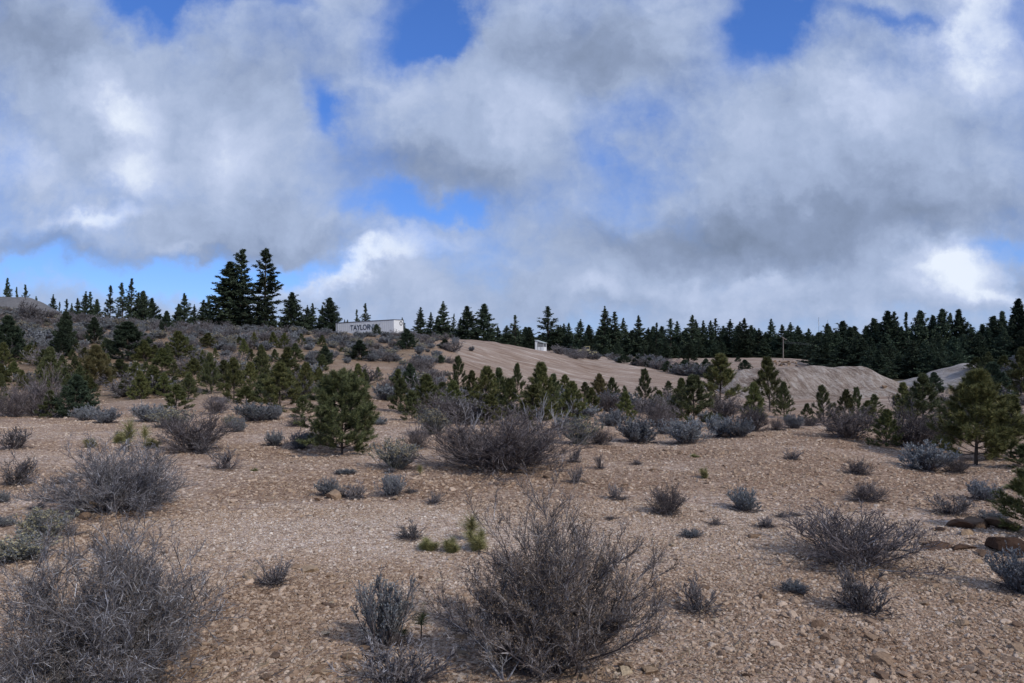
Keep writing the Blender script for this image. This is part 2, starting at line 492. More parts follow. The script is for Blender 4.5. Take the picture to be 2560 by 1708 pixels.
M['needle_light'] = island_mat('light_olive_needles', [(0, (0.048, 0.056, 0.021)), (0.5, (0.110, 0.124, 0.042)), (0.85, (0.179, 0.191, 0.065)), (1, (0.294, 0.268, 0.104))], rough=0.6, objvar=0.05, spec=0.3)
M['grass_dry'] = island_mat('dry_grass', [(0, (0.17, 0.15, 0.10)), (0.6, (0.30, 0.26, 0.17)), (1, (0.42, 0.37, 0.25))])


def bark_mat():
    m, n, b = new_mat('pine_bark', 0.95)
    t = n.node('ShaderNodeTexCoord').outputs['Object']
    mp = n.vm('MULTIPLY', t, (18, 18, 4))
    x = n.noise(mp, 1.0, 5, 0.6)
    n.put(b.inputs['Base Color'], n.ramp(x, [(0.3, (0.035, 0.028, 0.024)), (0.7, (0.12, 0.095, 0.08))]))
    return m


M['bark'] = bark_mat()


def stone_mat(name, tint=(1, 1, 1), big=False):
    m, n, b = new_mat(name, 0.95, 0.15)
    oi = n.node('ShaderNodeObjectInfo')
    t = n.node('ShaderNodeTexCoord').outputs['Object']
    ip_ = n.node('ShaderNodeAttribute', attribute_type='INSTANCER', attribute_name='pale')
    rv = n.m('ADD', n.m('MULTIPLY', oi.outputs['Random'], 0.62), n.m('MULTIPLY', ip_.outputs['Fac'], 0.38))
    c = n.ramp(rv, [(0.0, (0.172, 0.116, 0.085)), (0.22, (0.325, 0.231, 0.173)), (0.45, (0.452, 0.338, 0.259)), (0.65, (0.545, 0.428, 0.352)), (0.85, (0.649, 0.558, 0.499)), (1.0, (0.822, 0.752, 0.705))])
    if big:
        c = n.ramp(oi.outputs['Random'], [(0.0, (0.15, 0.10, 0.075)), (0.5, (0.28, 0.195, 0.14)), (0.85, (0.38, 0.28, 0.20)), (1.0, (0.50, 0.41, 0.31))])
    x = n.noise(t, 2.5 if not big else 5.0, 6, 0.65)
    c = n.mix(1.0, c, n.ramp(x, [(0.25, (0.55, 0.55, 0.56)), (0.75, (1.3, 1.28, 1.25))]), 'MULTIPLY')
    n.put(b.inputs['Base Color'], n.mix(1.0, c, tuple(a_ * b_ for a_, b_ in zip(tint, (1.0, 1.0, 0.95))), 'MULTIPLY'))
    bp = n.node('ShaderNodeBump'); bp.inputs['Strength'].default_value = 0.6; bp.inputs['Distance'].default_value = 0.02
    n.put(bp.inputs['Height'], x); n.put(b.inputs['Normal'], bp.outputs[0])
    return m


M['pebble'] = stone_mat('pebble_stone')
M['rock'] = stone_mat('brown_rock', big=True)
M['rock_dark'] = stone_mat('dark_lava_rock', tint=(0.38, 0.34, 0.34), big=True)


def ground_mat():
    m, n, b = new_mat('desert_ground', 0.97, 0.1)
    t = n.node('ShaderNodeTexCoord').outputs['Object']
    big = n.noise(t, 0.16, 5, 0.6)
    mid = n.noise(t, 0.9, 6, 0.65)
    fin = n.noise(t, 9.0, 5, 0.7)
    def vor(scale, out='Color'):
        v = n.node('ShaderNodeTexVoronoi'); n.put(v.inputs['Vector'], t); v.inputs['Scale'].default_value = scale
        return v
    v1 = vor(34); v2 = vor(16); v3 = vor(75)
    s1 = n.node('ShaderNodeSeparateColor'); n.put(s1.inputs[0], v1.outputs['Color'])
    s2 = n.node('ShaderNodeSeparateColor'); n.put(s2.inputs[0], v2.outputs['Color'])
    s3 = n.node('ShaderNodeSeparateColor'); n.put(s3.inputs[0], v3.outputs['Color'])
    chip = n.m('ADD', n.m('MULTIPLY', s1.outputs[0], 0.5), n.m('ADD', n.m('MULTIPLY', s2.outputs[0], 0.25), n.m('MULTIPLY', s3.outputs[0], 0.25)))
    chipc = n.ramp(chip, [(0.12, (0.158, 0.110, 0.080)), (0.4, (0.345, 0.250, 0.190)), (0.62, (0.491, 0.379, 0.306)), (0.85, (0.663, 0.558, 0.485))])
    # paler and browner stretches of gravel
    tone = n.m('ADD', n.m('MULTIPLY', big, 0.15), n.m('MULTIPLY', mid, 0.25))
    at_ = n.node('ShaderNodeAttribute', attribute_name='pale')
    tone = n.m('ADD', tone, n.m('MULTIPLY', at_.outputs['Fac'], 0.55))
    tonec = n.ramp(tone, [(0.25, (0.66, 0.56, 0.47)), (0.45, (0.82, 0.75, 0.68)), (0.6, (0.98, 0.94, 0.90)), (0.8, (1.1, 1.1, 1.1))])
    grav = n.mix(1.0, chipc, tonec, 'MULTIPLY')
    # graded bare dirt with wheel and blade streaks
    mp = n.node('ShaderNodeMapping'); n.put(mp.inputs['Vector'], t)
    mp.inputs['Rotation'].default_value = (0, 0, R(-52)); mp.inputs['Scale'].default_value = (0.05, 1.1, 1.0)
    st = n.noise(mp.outputs[0], 1.0, 7, 0.7, 0.6)
    dirt = n.ramp(st, [(0.3, (0.205, 0.141, 0.107)), (0.45, (0.312, 0.232, 0.182)), (0.55, (0.384, 0.306, 0.252)), (0.66, (0.553, 0.477, 0.422))])
    dirt = n.mix(1.0, dirt, n.ramp(fin, [(0.3, (0.8, 0.8, 0.8)), (0.7, (1.15, 1.15, 1.15))]), 'MULTIPLY')
    dirt = n.mix(1.0, dirt, n.ramp(big, [(0.35, (0.88, 0.84, 0.80)), (0.65, (1.1, 1.1, 1.1))]), 'MULTIPLY')
    ab = n.node('ShaderNodeAttribute', attribute_name='bare')
    c = n.mix(ab.outputs['Fac'], grav, dirt)
    # dry brushy soil of the hillside
    ah = n.node('ShaderNodeAttribute', attribute_name='soil')
    soil = n.ramp(n.m('ADD', n.m('MULTIPLY', mid, 0.6), n.m('MULTIPLY', fin, 0.4)), [(0.35, (0.170, 0.120, 0.082)), (0.5, (0.270, 0.192, 0.132)), (0.65, (0.360, 0.281, 0.200))])
    c = n.mix(ah.outputs['Fac'], c, soil)
    af = n.node('ShaderNodeAttribute', attribute_name='forest')
    c = n.mix(af.outputs['Fac'], c, n.ramp(mid, [(0.3, (0.05, 0.048, 0.032)), (0.7, (0.12, 0.10, 0.065))]))
    n.put(b.inputs['Base Color'], c)
    hgt = n.m('ADD', n.m('MULTIPLY', n.m('SUBTRACT', 1.0, v1.outputs['Distance']), 0.5), n.m('ADD', n.m('MULTIPLY', s2.outputs[1], 0.5), n.m('MULTIPLY', fin, 1.6)))
    hgt = n.m('ADD', hgt, n.m('MULTIPLY', st, n.m('MULTIPLY', ab.outputs['Fac'], 2.0)))
    bp = n.node('ShaderNodeBump'); bp.inputs['Strength'].default_value = 1.0; bp.inputs['Distance'].default_value = 0.03
    n.put(bp.inputs['Height'], hgt); n.put(b.inputs['Normal'], bp.outputs[0])
    return m


def mound_mat(name, stops, rot, scale):
    m, n, b = new_mat(name, 0.97, 0.1)
    t = n.node('ShaderNodeTexCoord').outputs['Object']
    mp = n.node('ShaderNodeMapping'); n.put(mp.inputs['Vector'], t)
    mp.inputs['Rotation'].default_value = (0, 0, R(rot)); mp.inputs['Scale'].default_value = scale
    st = n.noise(mp.outputs[0], 1.0, 8, 0.72, 0.5)
    fin = n.noise(t, 3.0, 8, 0.7)
    big = n.noise(t, 0.35, 4, 0.6)
    st2 = n.noise(n.vm('MULTIPLY', mp.outputs[0], (3.1, 3.1, 3.1)), 1.0, 8, 0.75, 0.8)
    x = n.m('ADD', n.m('ADD', n.m('MULTIPLY', st, 0.35), n.m('MULTIPLY', st2, 0.25)), n.m('ADD', n.m('MULTIPLY', fin, 0.22), n.m('MULTIPLY', big, 0.18)))
    n.put(b.inputs['Base Color'], n.ramp(x, stops))
    bp = n.node('ShaderNodeBump'); bp.inputs['Strength'].default_value = 1.0; bp.inputs['Distance'].default_value = 0.22
    n.put(bp.inputs['Height'], n.m('ADD', n.m('ADD', st, n.m('MULTIPLY', st2, 0.6)), n.m('MULTIPLY', fin, 0.5))); n.put(b.inputs['Normal'], bp.outputs[0])
    return m


M['ground'] = ground_mat()
M['jump'] = mound_mat('packed_jump_dirt', [(0.42, (0.157, 0.115, 0.090)), (0.485, (0.273, 0.214, 0.175)), (0.55, (0.441, 0.386, 0.339))], 24, (2.726, 0.321, 0.530))
M['bank'] = mound_mat('pale_graded_dirt', [(0.41, (0.20, 0.172, 0.155)), (0.49, (0.29, 0.26, 0.24)), (0.56, (0.38, 0.35, 0.33))], 60, (0.4, 0.15, 0.5))
M['gravelpile'] = mound_mat('grey_crushed_gravel', [(0.34, (0.12, 0.118, 0.12)), (0.5, (0.165, 0.162, 0.168)), (0.62, (0.21, 0.205, 0.21))], 10, (0.6, 0.3, 0.5))
M['soilpile'] = mound_mat('pink_soil', [(0.34, (0.22, 0.15, 0.12)), (0.62, (0.36, 0.27, 0.22))], 10, (0.6, 0.6, 0.5))


def hill_mat():
    m, n, b = new_mat('forested_hill', 1.0, 0.0)
    t = n.node('ShaderNodeTexCoord').outputs['Object']
    x = n.noise(t, 0.05, 6, 0.7)
    n.put(b.inputs['Base Color'], n.ramp(x, [(0.3, (0.025, 0.034, 0.030)), (0.7, (0.055, 0.07, 0.06))]))
    return m


M['hill'] = hill_mat()

# ------------------------------------------------------------------ the ground sheet
azs = np.concatenate([np.linspace(-180, -50, 40)[:-1], np.linspace(-50, 50, 420), np.linspace(50, 180, 40)[1:-1]])
rs = np.concatenate([[0.002], np.exp(np.linspace(math.log(1.0), math.log(24), 210)), np.exp(np.linspace(math.log(24), math.log(200), 150))[1:], np.exp(np.linspace(math.log(200), math.log(6000), 30))[1:]])
AZ, RR = np.meshgrid(np.radians(azs), rs, indexing='ij')
GX = np.sin(AZ) * RR; GY = np.cos(AZ) * RR
GZ = base_ground(GX, GY)
na, nr_ = AZ.shape
i, j = np.meshgrid(np.arange(na), np.arange(nr_ - 1), indexing='ij')
i2 = (i + 1) % na
faces = np.stack([i * nr_ + j, i * nr_ + j + 1, i2 * nr_ + j + 1, i2 * nr_ + j], -1).reshape(-1, 4)
verts = np.stack([GX, GY, GZ], -1).reshape(-1, 3)
centre = np.arange(na) * nr_
vc = np.array([[0, 0, float(base_ground(0.0, 0.01))]])
me = mesh_from('ground', [(np.concatenate([verts, vc]), faces, 0)], [M['ground']], True)
fan_me = None
go = obj('ground', me); tag(go, kind='structure')
# close the small hole right under the camera
hv = np.concatenate([verts[centre], vc]); k_ = np.arange(na)
# surface type attributes
ncol = F * np.tan(np.clip(AZ, -1.2, 1.2)) + 1280
front = (np.cos(AZ) > 0.2)
bare = sst((ncol - (1115 + 0 * RR)) / 40) * sst((RR - 42 - 0.0 * ncol) / 12)
bare = np.where(front, bare, 0)
soil = sst((1120 - ncol) / 60) * sst((RR - 21) / 8)
soil = np.where(front, soil, 0)
rowpx = HOR + (EYE - GZ) / np.maximum(GY, 1) * F
clear = np.exp(-((ncol - 920) / 95) ** 2) * np.exp(-((rowpx - 928) / 26) ** 2)
soil *= (1 - 0.8 * clear)
forest = sst((RR - 215) / 40)
forest = np.maximum(forest, sst((RR - 86) / 12) * sst((ncol - 2080) / 60) * front)
forest = np.maximum(forest, sst((RR - 178) / 14) * sst((ncol - 1420) / 60) * front)
pale = pale_f(GX, GY)
for nm, arr in (('bare', bare), ('soil', soil), ('forest', forest), ('pale', pale)):
    a = me.attributes.new(nm, 'FLOAT', 'POINT')
    a.data.foreach_set('value', np.concatenate([np.nan_to_num(arr).ravel(), [0]]).astype(np.float32))


def heightpatch(name, mname, x0, x1, y0, y1, nx, ny, mat, label=None):
    X, Y = np.meshgrid(np.linspace(x0, x1, nx), np.linspace(y0, y1, ny), indexing='ij')
    h = mound_h(mname, X, Y)
    rough = 0.06 * np.sin(X * 1.7 + 2 * np.sin(Y * .9)) * np.sin(Y * 1.3 + X * .6) + 0.03 * np.sin(X * 4.3 + Y * 1.1) * np.sin(Y * 3.1)
    Z = base_ground(X, Y) + h + np.clip(h, 0, 1) * rough - 0.12 * (1 - np.clip(h / 0.12, 0, 1))
    i, j = np.meshgrid(np.arange(nx - 1), np.arange(ny - 1), indexing='ij')
    f = np.stack([i * ny + j, (i + 1) * ny + j, (i + 1) * ny + j + 1, i * ny + j + 1], -1).reshape(-1, 4)
    o = obj(name, mesh_from(name, [(np.stack([X, Y, Z], -1).reshape(-1, 3), f, 0)], [mat], True))
    return tag(o, kind='structure')


def mx(name):
    m = MOUNDS[name]; d = m['d']
    return (m['crest'][0][0] - 1280) / F * d, (m['crest'][-1][0] - 1280) / F * d, d - m['front'], d + m['back']


for nm, mt, nx, ny in (('dirt_jump', M['jump'], 200, 110), ('dirt_bank', M['bank'], 150, 90), ('gravel_mound', M['gravelpile'], 110, 60), ('soil_mound', M['soilpile'], 30, 24)):
    a0, a1, b0, b1 = mx(nm)
    heightpatch(nm, nm, a0, a1, b0, b1, nx, ny, mt)

# far wooded hill behind the forest
hu = np.linspace(-1500, 4200, 240)
hp = np.interp(hu, [-1500, 0, 900, 1500, 1750, 1900, 1980, 2050, 2110, 2160, 2250, 2500, 3000, 4200], [862, 858, 856, 852, 848, 846, 843, 840, 837, 836, 842, 846, 850, 860])
hp = hp + 1.2 * np.sin(hu * 0.11) + 0.9 * np.sin(hu * 0.31) + np.random.RandomState(3).uniform(-0.7, 0.7, len(hu))
hd = 2500.0
hx = (hu - 1280) / F * hd
rows = []
for t_, dd in ((0, 1800.0), (0.35, 2000.0), (0.75, 2250.0), (1.0, 2500.0), (0.6, 2900.0), (0.0, 3500.0)):
    z = -4 + t_ * (np.array([zv(v, hd) for v in hp]) + 4)
    rows.append(np.stack([hx, np.full_like(hx, dd), z], 1))
V = np.stack(rows, 1); a, b_ = V.shape[:2]
i, j = np.meshgrid(np.arange(a - 1), np.arange(b_ - 1), indexing='ij')
f = np.stack([i * b_ + j, (i + 1) * b_ + j, (i + 1) * b_ + j + 1, i * b_ + j + 1], -1).reshape(-1, 4)
tag(obj('hills', mesh_from('hills', [(V.reshape(-1, 3), f, 0)], [M['hill']], True)), kind='structure')


# ------------------------------------------------------------------ plant builders (unit height, unit width)
def unit(parts):
    allv = np.concatenate([c[0] for p in parts for c in p])
    cx = np.median(allv[:, 0]); cy = np.median(allv[:, 1]); cx = cy = 0
    rx = np.percentile(np.abs(allv[:, :2]), 97); top = np.percentile(allv[:, 2], 99.3)
    s = np.array([0.5 / rx, 0.5 / rx, 1.0 / top])
    return [[(c[0] * s, c[1], c[2]) for c in p] for p in parts]


def bush_parts(rng, n0=45, k1=8, k2=8, k3=0, lean=62, stem_up=0.10, r=0.009, w=0.0035, jit=0.16, spread=0.75, leaf=0, leafsize=0.02, height=0.8, straight=False, leafmat=1, lopsided=0.0, l2=0.45, l3=0.45, shape=None):
    """returns (stem chunks, twig chunks): material index 0 = bark, 1 = leaf/bud"""
    az = rng.uniform(0, 2 * math.pi, n0); pol = np.radians(lean) * np.sqrt(rng.uniform(0.02, 1, n0))
    d = np.stack([np.sin(pol) * np.cos(az), np.sin(pol) * np.sin(az), np.cos(pol)], 1)
    st = np.stack([rng.normal(0, 0.05, n0), rng.normal(0, 0.05, n0), np.full(n0, -0.02)], 1)
    lens = height * rng.uniform(0.6, 1.1, n0) * (1 - 0.12 * pol) * (1 + lopsided * np.cos(az * 2 + 1) * rng.uniform(0, 1, n0))
    if shape is not None: lens = lens * shape(d)
    p0 = grow(rng, st, d, lens, 6, jit, stem_up)
    S = tubes(*segs(p0, r * rng.uniform(0.6, 1.3, n0), r * 0.25), 4)
    T = []
    s1, d1, l1 = kids(rng, p0, k1, 0.18, 1.0, spread, l2, lens)
    p1 = grow(rng, s1, d1, l1, 4, jit, 0.06)
    T.append((*tubes(*segs(p1, r * 0.42, r * 0.16)), 0))
    s2, d2, l2_ = kids(rng, p1, k2, 0.15, 1.0, spread, l3, l1)
    p2 = grow(rng, s2, d2, l2_, 2, jit * 1.2, 0.05)
    a_, b__, r0, r1 = segs(p2, w * 0.8, w * 0.35)
    T.append((*tubes(a_, b__, r0, r1), 0))
    tips = p2
    if k3:
        s3, d3, l3_ = kids(rng, p2, k3, 0.1, 1.0, spread * 1.1, 0.6, l2_)
        e = s3 + d3 * l3_[:, None]
        T.append((*ribbons(s3, e, w * 0.75, rng), 0))
        tips = np.stack([s3, e], 1)
    L = []
    if leaf:
        s4, d4, l4 = kids(rng, tips, leaf, 0.2, 1.0, 0.7, 0.0, np.ones(len(tips)), 0.2)
        ln = leafsize * rng.uniform(0.5, 1.3, len(s4))
        L.append((*ribbons(s4, s4 + d4 * ln[:, None], leafsize * 0.28, rng), 0))
    return [(*S, 0)], T, L, p0, p1, p2


def heads(rng, tips, n, size, per=10):
    """fluffy seed heads on chosen tips"""
    c = tips[rng.choice(len(tips), min(n, len(tips)), replace=False)]
    c = np.repeat(c, per, 0)
    dd = norm(rng.normal(size=c.shape) + np.array([0, 0, 0.6]))
    base = c + rng.normal(size=c.shape) * size * 0.45
    return [(*ribbons(base, base + dd * size * rng.uniform(0.5, 1.1, (len(c), 1)), size * 0.33, rng), 0)]


protos = {}


def reg(kind, parts, empty=True):
    """parts: list of (name, chunks, material)"""
    us = unit([p[1] for p in parts])
    ms = [(p[0], mesh_from(p[0], ch, [p[2]])) for p, ch in zip(parts, us)]
    protos.setdefault(kind, []).append(ms)


def reg_single(kind, parts):
    us = unit([p[1] for p in parts])
    ch = []
    for i, p in enumerate(us):
        ch += [(v, f, i) for v, f, _ in p]
    protos.setdefault(kind, []).append([(None, mesh_from(kind, ch, [p[2] for p in parts]))])


for s in range(3):      # bare twiggy bitterbrush, mid distance
    rng = np.random.default_rng(10 + s)
    S, T, L, *_ = bush_parts(rng, n0=46, k1=9, k2=9, k3=2, lean=66, r=0.010, w=0.0032, jit=0.17)
    reg('bitter', [('stems', S, M['bark_grey']), ('twigs', T, M['twig_dark'])])
for s in range(3):      # same, far away: thick enough to read
    rng = np.random.default_rng(20 + s)
    S, T, L, *_ = bush_parts(rng, n0=34, k1=7, k2=7, lean=68, r=0.013, w=0.0085, jit=0.17)
    reg_single('bitter_far', [('stems', S, M['twig_dark']), ('twigs', T, M['bark_grey'])])
for s in range(3):      # sagebrush
    rng = np.random.default_rng(30 + s)
    S, T, L, *_ = bush_parts(rng, n0=60, k1=9, k2=5, lean=62, stem_up=0.16, r=0.008, w=0.0035, jit=0.10, spread=0.5, leaf=6, leafsize=0.035)
    reg('sage', [('stems', S, M['bark_grey']), ('twigs', T, M['sage_stem']), ('leaves', L, M['sage_leaf'])])
for s in range(3):
    rng = np.random.default_rng(40 + s)
    S, T, L, *_ = bush_parts(rng, n0=40, k1=6, k2=5, lean=66, stem_up=0.14, r=0.012, w=0.008, jit=0.12, spread=0.55, leaf=5, leafsize=0.075)
    reg_single('sage_far', [('stems', S, M['twig_dark']), ('twigs', T, M['sage_stem']), ('leaves', L, M['sage_leaf'])])
for s in range(2):      # rabbitbrush with cream seed heads
    rng = np.random.default_rng(50 + s)
    S, T, L, p0, p1, p2 = bush_parts(rng, n0=80, k1=7, k2=3, lean=58, stem_up=0.16, r=0.006, w=0.0035, jit=0.07, spread=0.35, leaf=3, leafsize=0.035, l2=0.35)
    tip = p1[:, -1]; tip = tip[tip[:, 2] > np.percentile(tip[:, 2], 45)]
    reg('rabbit', [('stems', S, M['rabbit_stem']), ('twigs', T, M['rabbit_stem']), ('leaves', L, M['sage_leaf']), ('seed_heads', heads(rng, tip, 150, 0.034, 12), M['seed_head'])])
for s in range(2):
    rng = np.random.default_rng(60 + s)
    S, T, L, p0, p1, p2 = bush_parts(rng, n0=50, k1=6, k2=3, lean=60, stem_up=0.15, r=0.010, w=0.008, jit=0.08, spread=0.4, leaf=3, leafsize=0.07)
    tip = p1[:, -1]; tip = tip[tip[:, 2] > np.percentile(tip[:, 2], 50)]
    reg_single('rabbit_far', [('stems', S, M['rabbit_stem']), ('twigs', T, M['sage_stem']), ('leaves', L, M['sage_leaf']), ('seed_heads', heads(rng, tip, 110, 0.07, 7), M['seed_head'])])
for s in range(4):      # small sparse bush of few dark stems
    rng = np.random.default_rng(70 + s)
    S, T, L, *_ = bush_parts(rng, n0=15 + 4 * s, k1=7, k2=7, k3=1, lean=58, r=0.016, w=0.0075, jit=0.16, spread=0.65)
    reg('sparse', [('stems', S, M['twig_dark']), ('twigs', T, M['bark_grey'])])
for s in range(2):      # pale upright fine stems
    rng = np.random.default_rng(80 + s)
    S, T, L, p0, p1, p2 = bush_parts(rng, n0=34, k1=10, k2=6, k3=2, lean=34, stem_up=0.12, r=0.011, w=0.004, jit=0.08, spread=0.33, leaf=1, leafsize=0.03)
    reg('upright', [('stems', S, M['twig_dark']), ('twigs', T, M['sage_stem']), ('leaves', L, M['sage_leaf'])])

# hero bushes
rng = np.random.default_rng(101)
S, T, L, *_ = bush_parts(rng, n0=56, k1=14, k2=12, k3=5, lean=66, r=0.0060, w=0.0016, jit=0.17, spread=0.72, leaf=1, leafsize=0.009, stem_up=0.13, l2=0.42, l3=0.40,
    shape=lambda d: 1 + 0.35 * np.exp(-((d[:, 0] + 0.18) / 0.22) ** 2) - 0.22 * np.exp(-((d[:, 0] - 0.35) / 0.18) ** 2) + 0.12 * (d[:, 0] > 0.7))
reg('hero_centre', [('stems', S, M['twig_dark']), ('twigs', T, M['twig_hero']), ('dry_leaves', L, M['bud'])])
rng = np.random.default_rng(102)
S, T, L, *_ = bush_parts(rng, n0=78, k1=13, k2=12, k3=4, lean=66, r=0.0060, w=0.0016, jit=0.22, spread=1.0, leaf=1, leafsize=0.007, stem_up=0.07, l2=0.42, l3=0.45)
reg('hero_left', [('stems', S, M['bark_grey']), ('twigs', T, M['twig_silver']), ('dry_leaves', L, M['bud'])])
rng = np.random.default_rng(103)
S, T, L, *_ = bush_parts(rng, n0=80, k1=12, k2=10, k3=3, lean=76, r=0.0075, w=0.0021, jit=0.16, spread=0.65, stem_up=0.10)
reg('hero_mid', [('stems', S, M['bark_grey']), ('twigs', T, M['twig_dark'])])
rng = np.random.default_rng(104)
S, T, L, *_ = bush_parts(rng, n0=70, k1=12, k2=10, k3=3, lean=72, r=0.0072, w=0.0021, jit=0.20, spread=0.8, stem_up=0.08)
reg('hero_silver', [('stems', S, M['bark_grey']), ('twigs', T, M['twig_silver'])])


def dead_branch(rng, n=4):
    st = np.zeros((n, 3)); d = norm(np.stack([rng.normal(0, 0.35, n), rng.normal(0, 0.2, n), np.ones(n)], 1))
    ln = rng.uniform(0.6, 1.0, n)
    p0 = grow(rng, st, d, ln, 6, 0.12, 0.05)
    S = tubes(*segs(p0, 0.009, 0.003), 5)
    s1, d1, l1 = kids(rng, p0, 6, 0.3, 1.0, 0.5, 0.38, ln)
    p1 = grow(rng, s1, d1, l1, 4, 0.16, 0.1)
    T = tubes(*segs(p1, 0.0042, 0.0014))
    s2, d2, l2 = kids(rng, p1, 4, 0.3, 1.0, 0.5, 0.4, l1)
    p2 = grow(rng, s2, d2, l2, 2, 0.16, 0.1)
    T2 = tubes(*segs(p2, 0.002, 0.0008))
    return [(*S, 0)], [(*T, 0), (*T2, 0)]


def deadmat():
    return island_mat('bleached_wood', [(0, (0.20, 0.20, 0.21)), (1, (0.36, 0.36, 0.39))], objvar=0.05)


M['dead'] = deadmat()
for s in range(2):
    S, T = dead_branch(np.random.default_rng(120 + s))
    reg('dead', [('stems', S, M['dead']), ('twigs', T, M['dead'])])


def tuft_needles(rng, c, d, n, ln, wd, cone=0.75):
    c = np.repeat(c, n, 0); d = np.repeat(d, n, 0)
    base = c - d * rng.uniform(0, 0.7, (len(c), 1)) * ln
    dd = norm(d * 0.75 + norm(rng.normal(size=d.shape)) * cone)
    return ribbons(base, base + dd * ln * rng.uniform(0.7, 1.1, (len(c), 1)), wd, rng)


def young_pine(rng, H=1.8, whorls=10, per=5, width=0.55, low=0.1, nn=34, needle=0.13, bushy=1.0, sub=4, wd=0.0045, lopsided=0.0, pexp=0.88):
    tr = grow(rng, np.zeros((1, 3)), np.array([[0, 0, 1.0]]), np.array([H * 0.97]), 10, 0.025, 0.3)
    S = tubes(*segs(tr, 0.030 * H / 1.8, 0.008), 8)
    B, tc_, td = [], [], []
    lops = rng.uniform(0, 2 * math.pi)
    for wi in range(whorls):
        h = low + (0.95 - low) * (wi / (whorls - 1)) ** 0.95
        prof = (1 - h) ** pexp * (0.74 + 0.26 * min(1, h / 0.22))
        k = per + rng.integers(-1, 2)
        a = rng.uniform(0, 6.28) + np.arange(k) * 2 * math.pi / k + rng.normal(0, 0.25, k)
        L = H * width * prof * rng.uniform(0.75, 1.15, k) * (1 + lopsided * np.cos(a - lops)) + 0.08
        el = -0.02 + 0.85 * h + rng.normal(0, 0.15, k)
        d = np.stack([np.cos(a) * np.cos(el), np.sin(a) * np.cos(el), np.sin(el)], 1)
        zi = h * 10; i0 = min(int(zi), 9)
        st = (tr[0, i0] * (1 - (zi - i0)) + tr[0, i0 + 1] * (zi - i0))[None].repeat(k, 0)
        p = grow(rng, st, d, L, 5, 0.10, 0.075)
        B.append(tubes(*segs(p, 0.011, 0.004), 4))
        s1, d1, l1 = kids(rng, p, sub, 0.3, 0.95, 0.65, 0.42, L, 0.25)
        q = grow(rng, s1, d1, l1, 3, 0.1, 0.1)
        B.append(tubes(*segs(q, 0.005, 0.003), 3))
        for poly, ts in ((p, (0.55, 0.75, 1.0)), (q, (0.5, 1.0))):
            n_, s_, _ = poly.shape
            for t in ts:
                x = t * (s_ - 1); i0_ = min(int(x), s_ - 2)
                tc_.append(poly[:, i0_] * (1 - (x - i0_)) + poly[:, i0_ + 1] * (x - i0_))
                td.append(norm(poly[:, i0_ + 1] - poly[:, i0_] + np.array([0, 0, 0.02])))
    tc_.append(tr[0, -3:]); td.append(np.array([[0, 0, 1.0]] * 3))
    C = np.concatenate(tc_); D = np.concatenate(td)
    N = tuft_needles(rng, C, D, nn, needle, wd)
    return [(*S, 0)], [(v, f, 0) for v, f in B], [(*N, 0)]


def reg_pine(kind, rng, mat, **k):
    S, B, N = young_pine(rng, **k)
    allv = np.concatenate([N[0][0]])
    top = allv[:, 2].max(); rx = np.percentile(np.abs(allv[:, :2]), 98)
    sc_ = np.array([0.5 / rx, 0.5 / rx, 1 / top])
    f = lambda P: [(v * sc_, q, m) for v, q, m in P]
    protos.setdefault(kind, []).append([('trunk', mesh_from('trunk', f(S), [M['bark']])), ('branches', mesh_from('branches', f(B), [M['bark']])), ('crown', mesh_from('crown', f(N), [mat]))])


reg_pine('pine_big', np.random.default_rng(201), M['needle_green'], H=1.9, whorls=16, per=7, width=0.52, nn=46, sub=7, low=0.10, needle=0.12, wd=0.0055, pexp=0.5)
reg_pine('pine_olive', np.random.default_rng(202), M['needle_light'], H=2.2, whorls=15, per=6, width=0.50, nn=40, sub=7, low=0.13, needle=0.13, lopsided=0.15, wd=0.0055)
for s in range(3):
    reg_pine('pine', np.random.default_rng(210 + s), (M['needle_olive'], M['needle_green'], M['needle_olive'])[s], H=2.0, whorls=12, per=5, width=0.42, nn=30, sub=5, low=0.08, needle=0.125, wd=0.0065)
for s in range(2):
    reg_pine('pine_thin', np.random.default_rng(220 + s), M['needle_green'], H=1.8, whorls=11, per=4, width=0.40, nn=34, sub=4, low=0.10, needle=0.12, wd=0.006)
for s in range(2):
    reg_pine('pine_dark', np.random.default_rng(225 + s), M['needle_dark'], H=2.8, whorls=15, per=7, width=0.42, nn=24, sub=6, low=0.05, needle=0.15, wd=0.013)
for s in range(3):
    reg_pine('pine_far', np.random.default_rng(240 + s), (M['needle_olive'], M['needle_green'], M['needle_olive'])[s], H=2.6, whorls=14, per=6, width=0.40, nn=20, sub=5, low=0.06, needle=0.16, wd=0.013)
reg_pine('pine_yellow', np.random.default_rng(230), M['needle_yellow'], H=1.6, whorls=12, per=6, width=0.5, nn=30, sub=6, low=0.14, needle=0.13, wd=0.007)


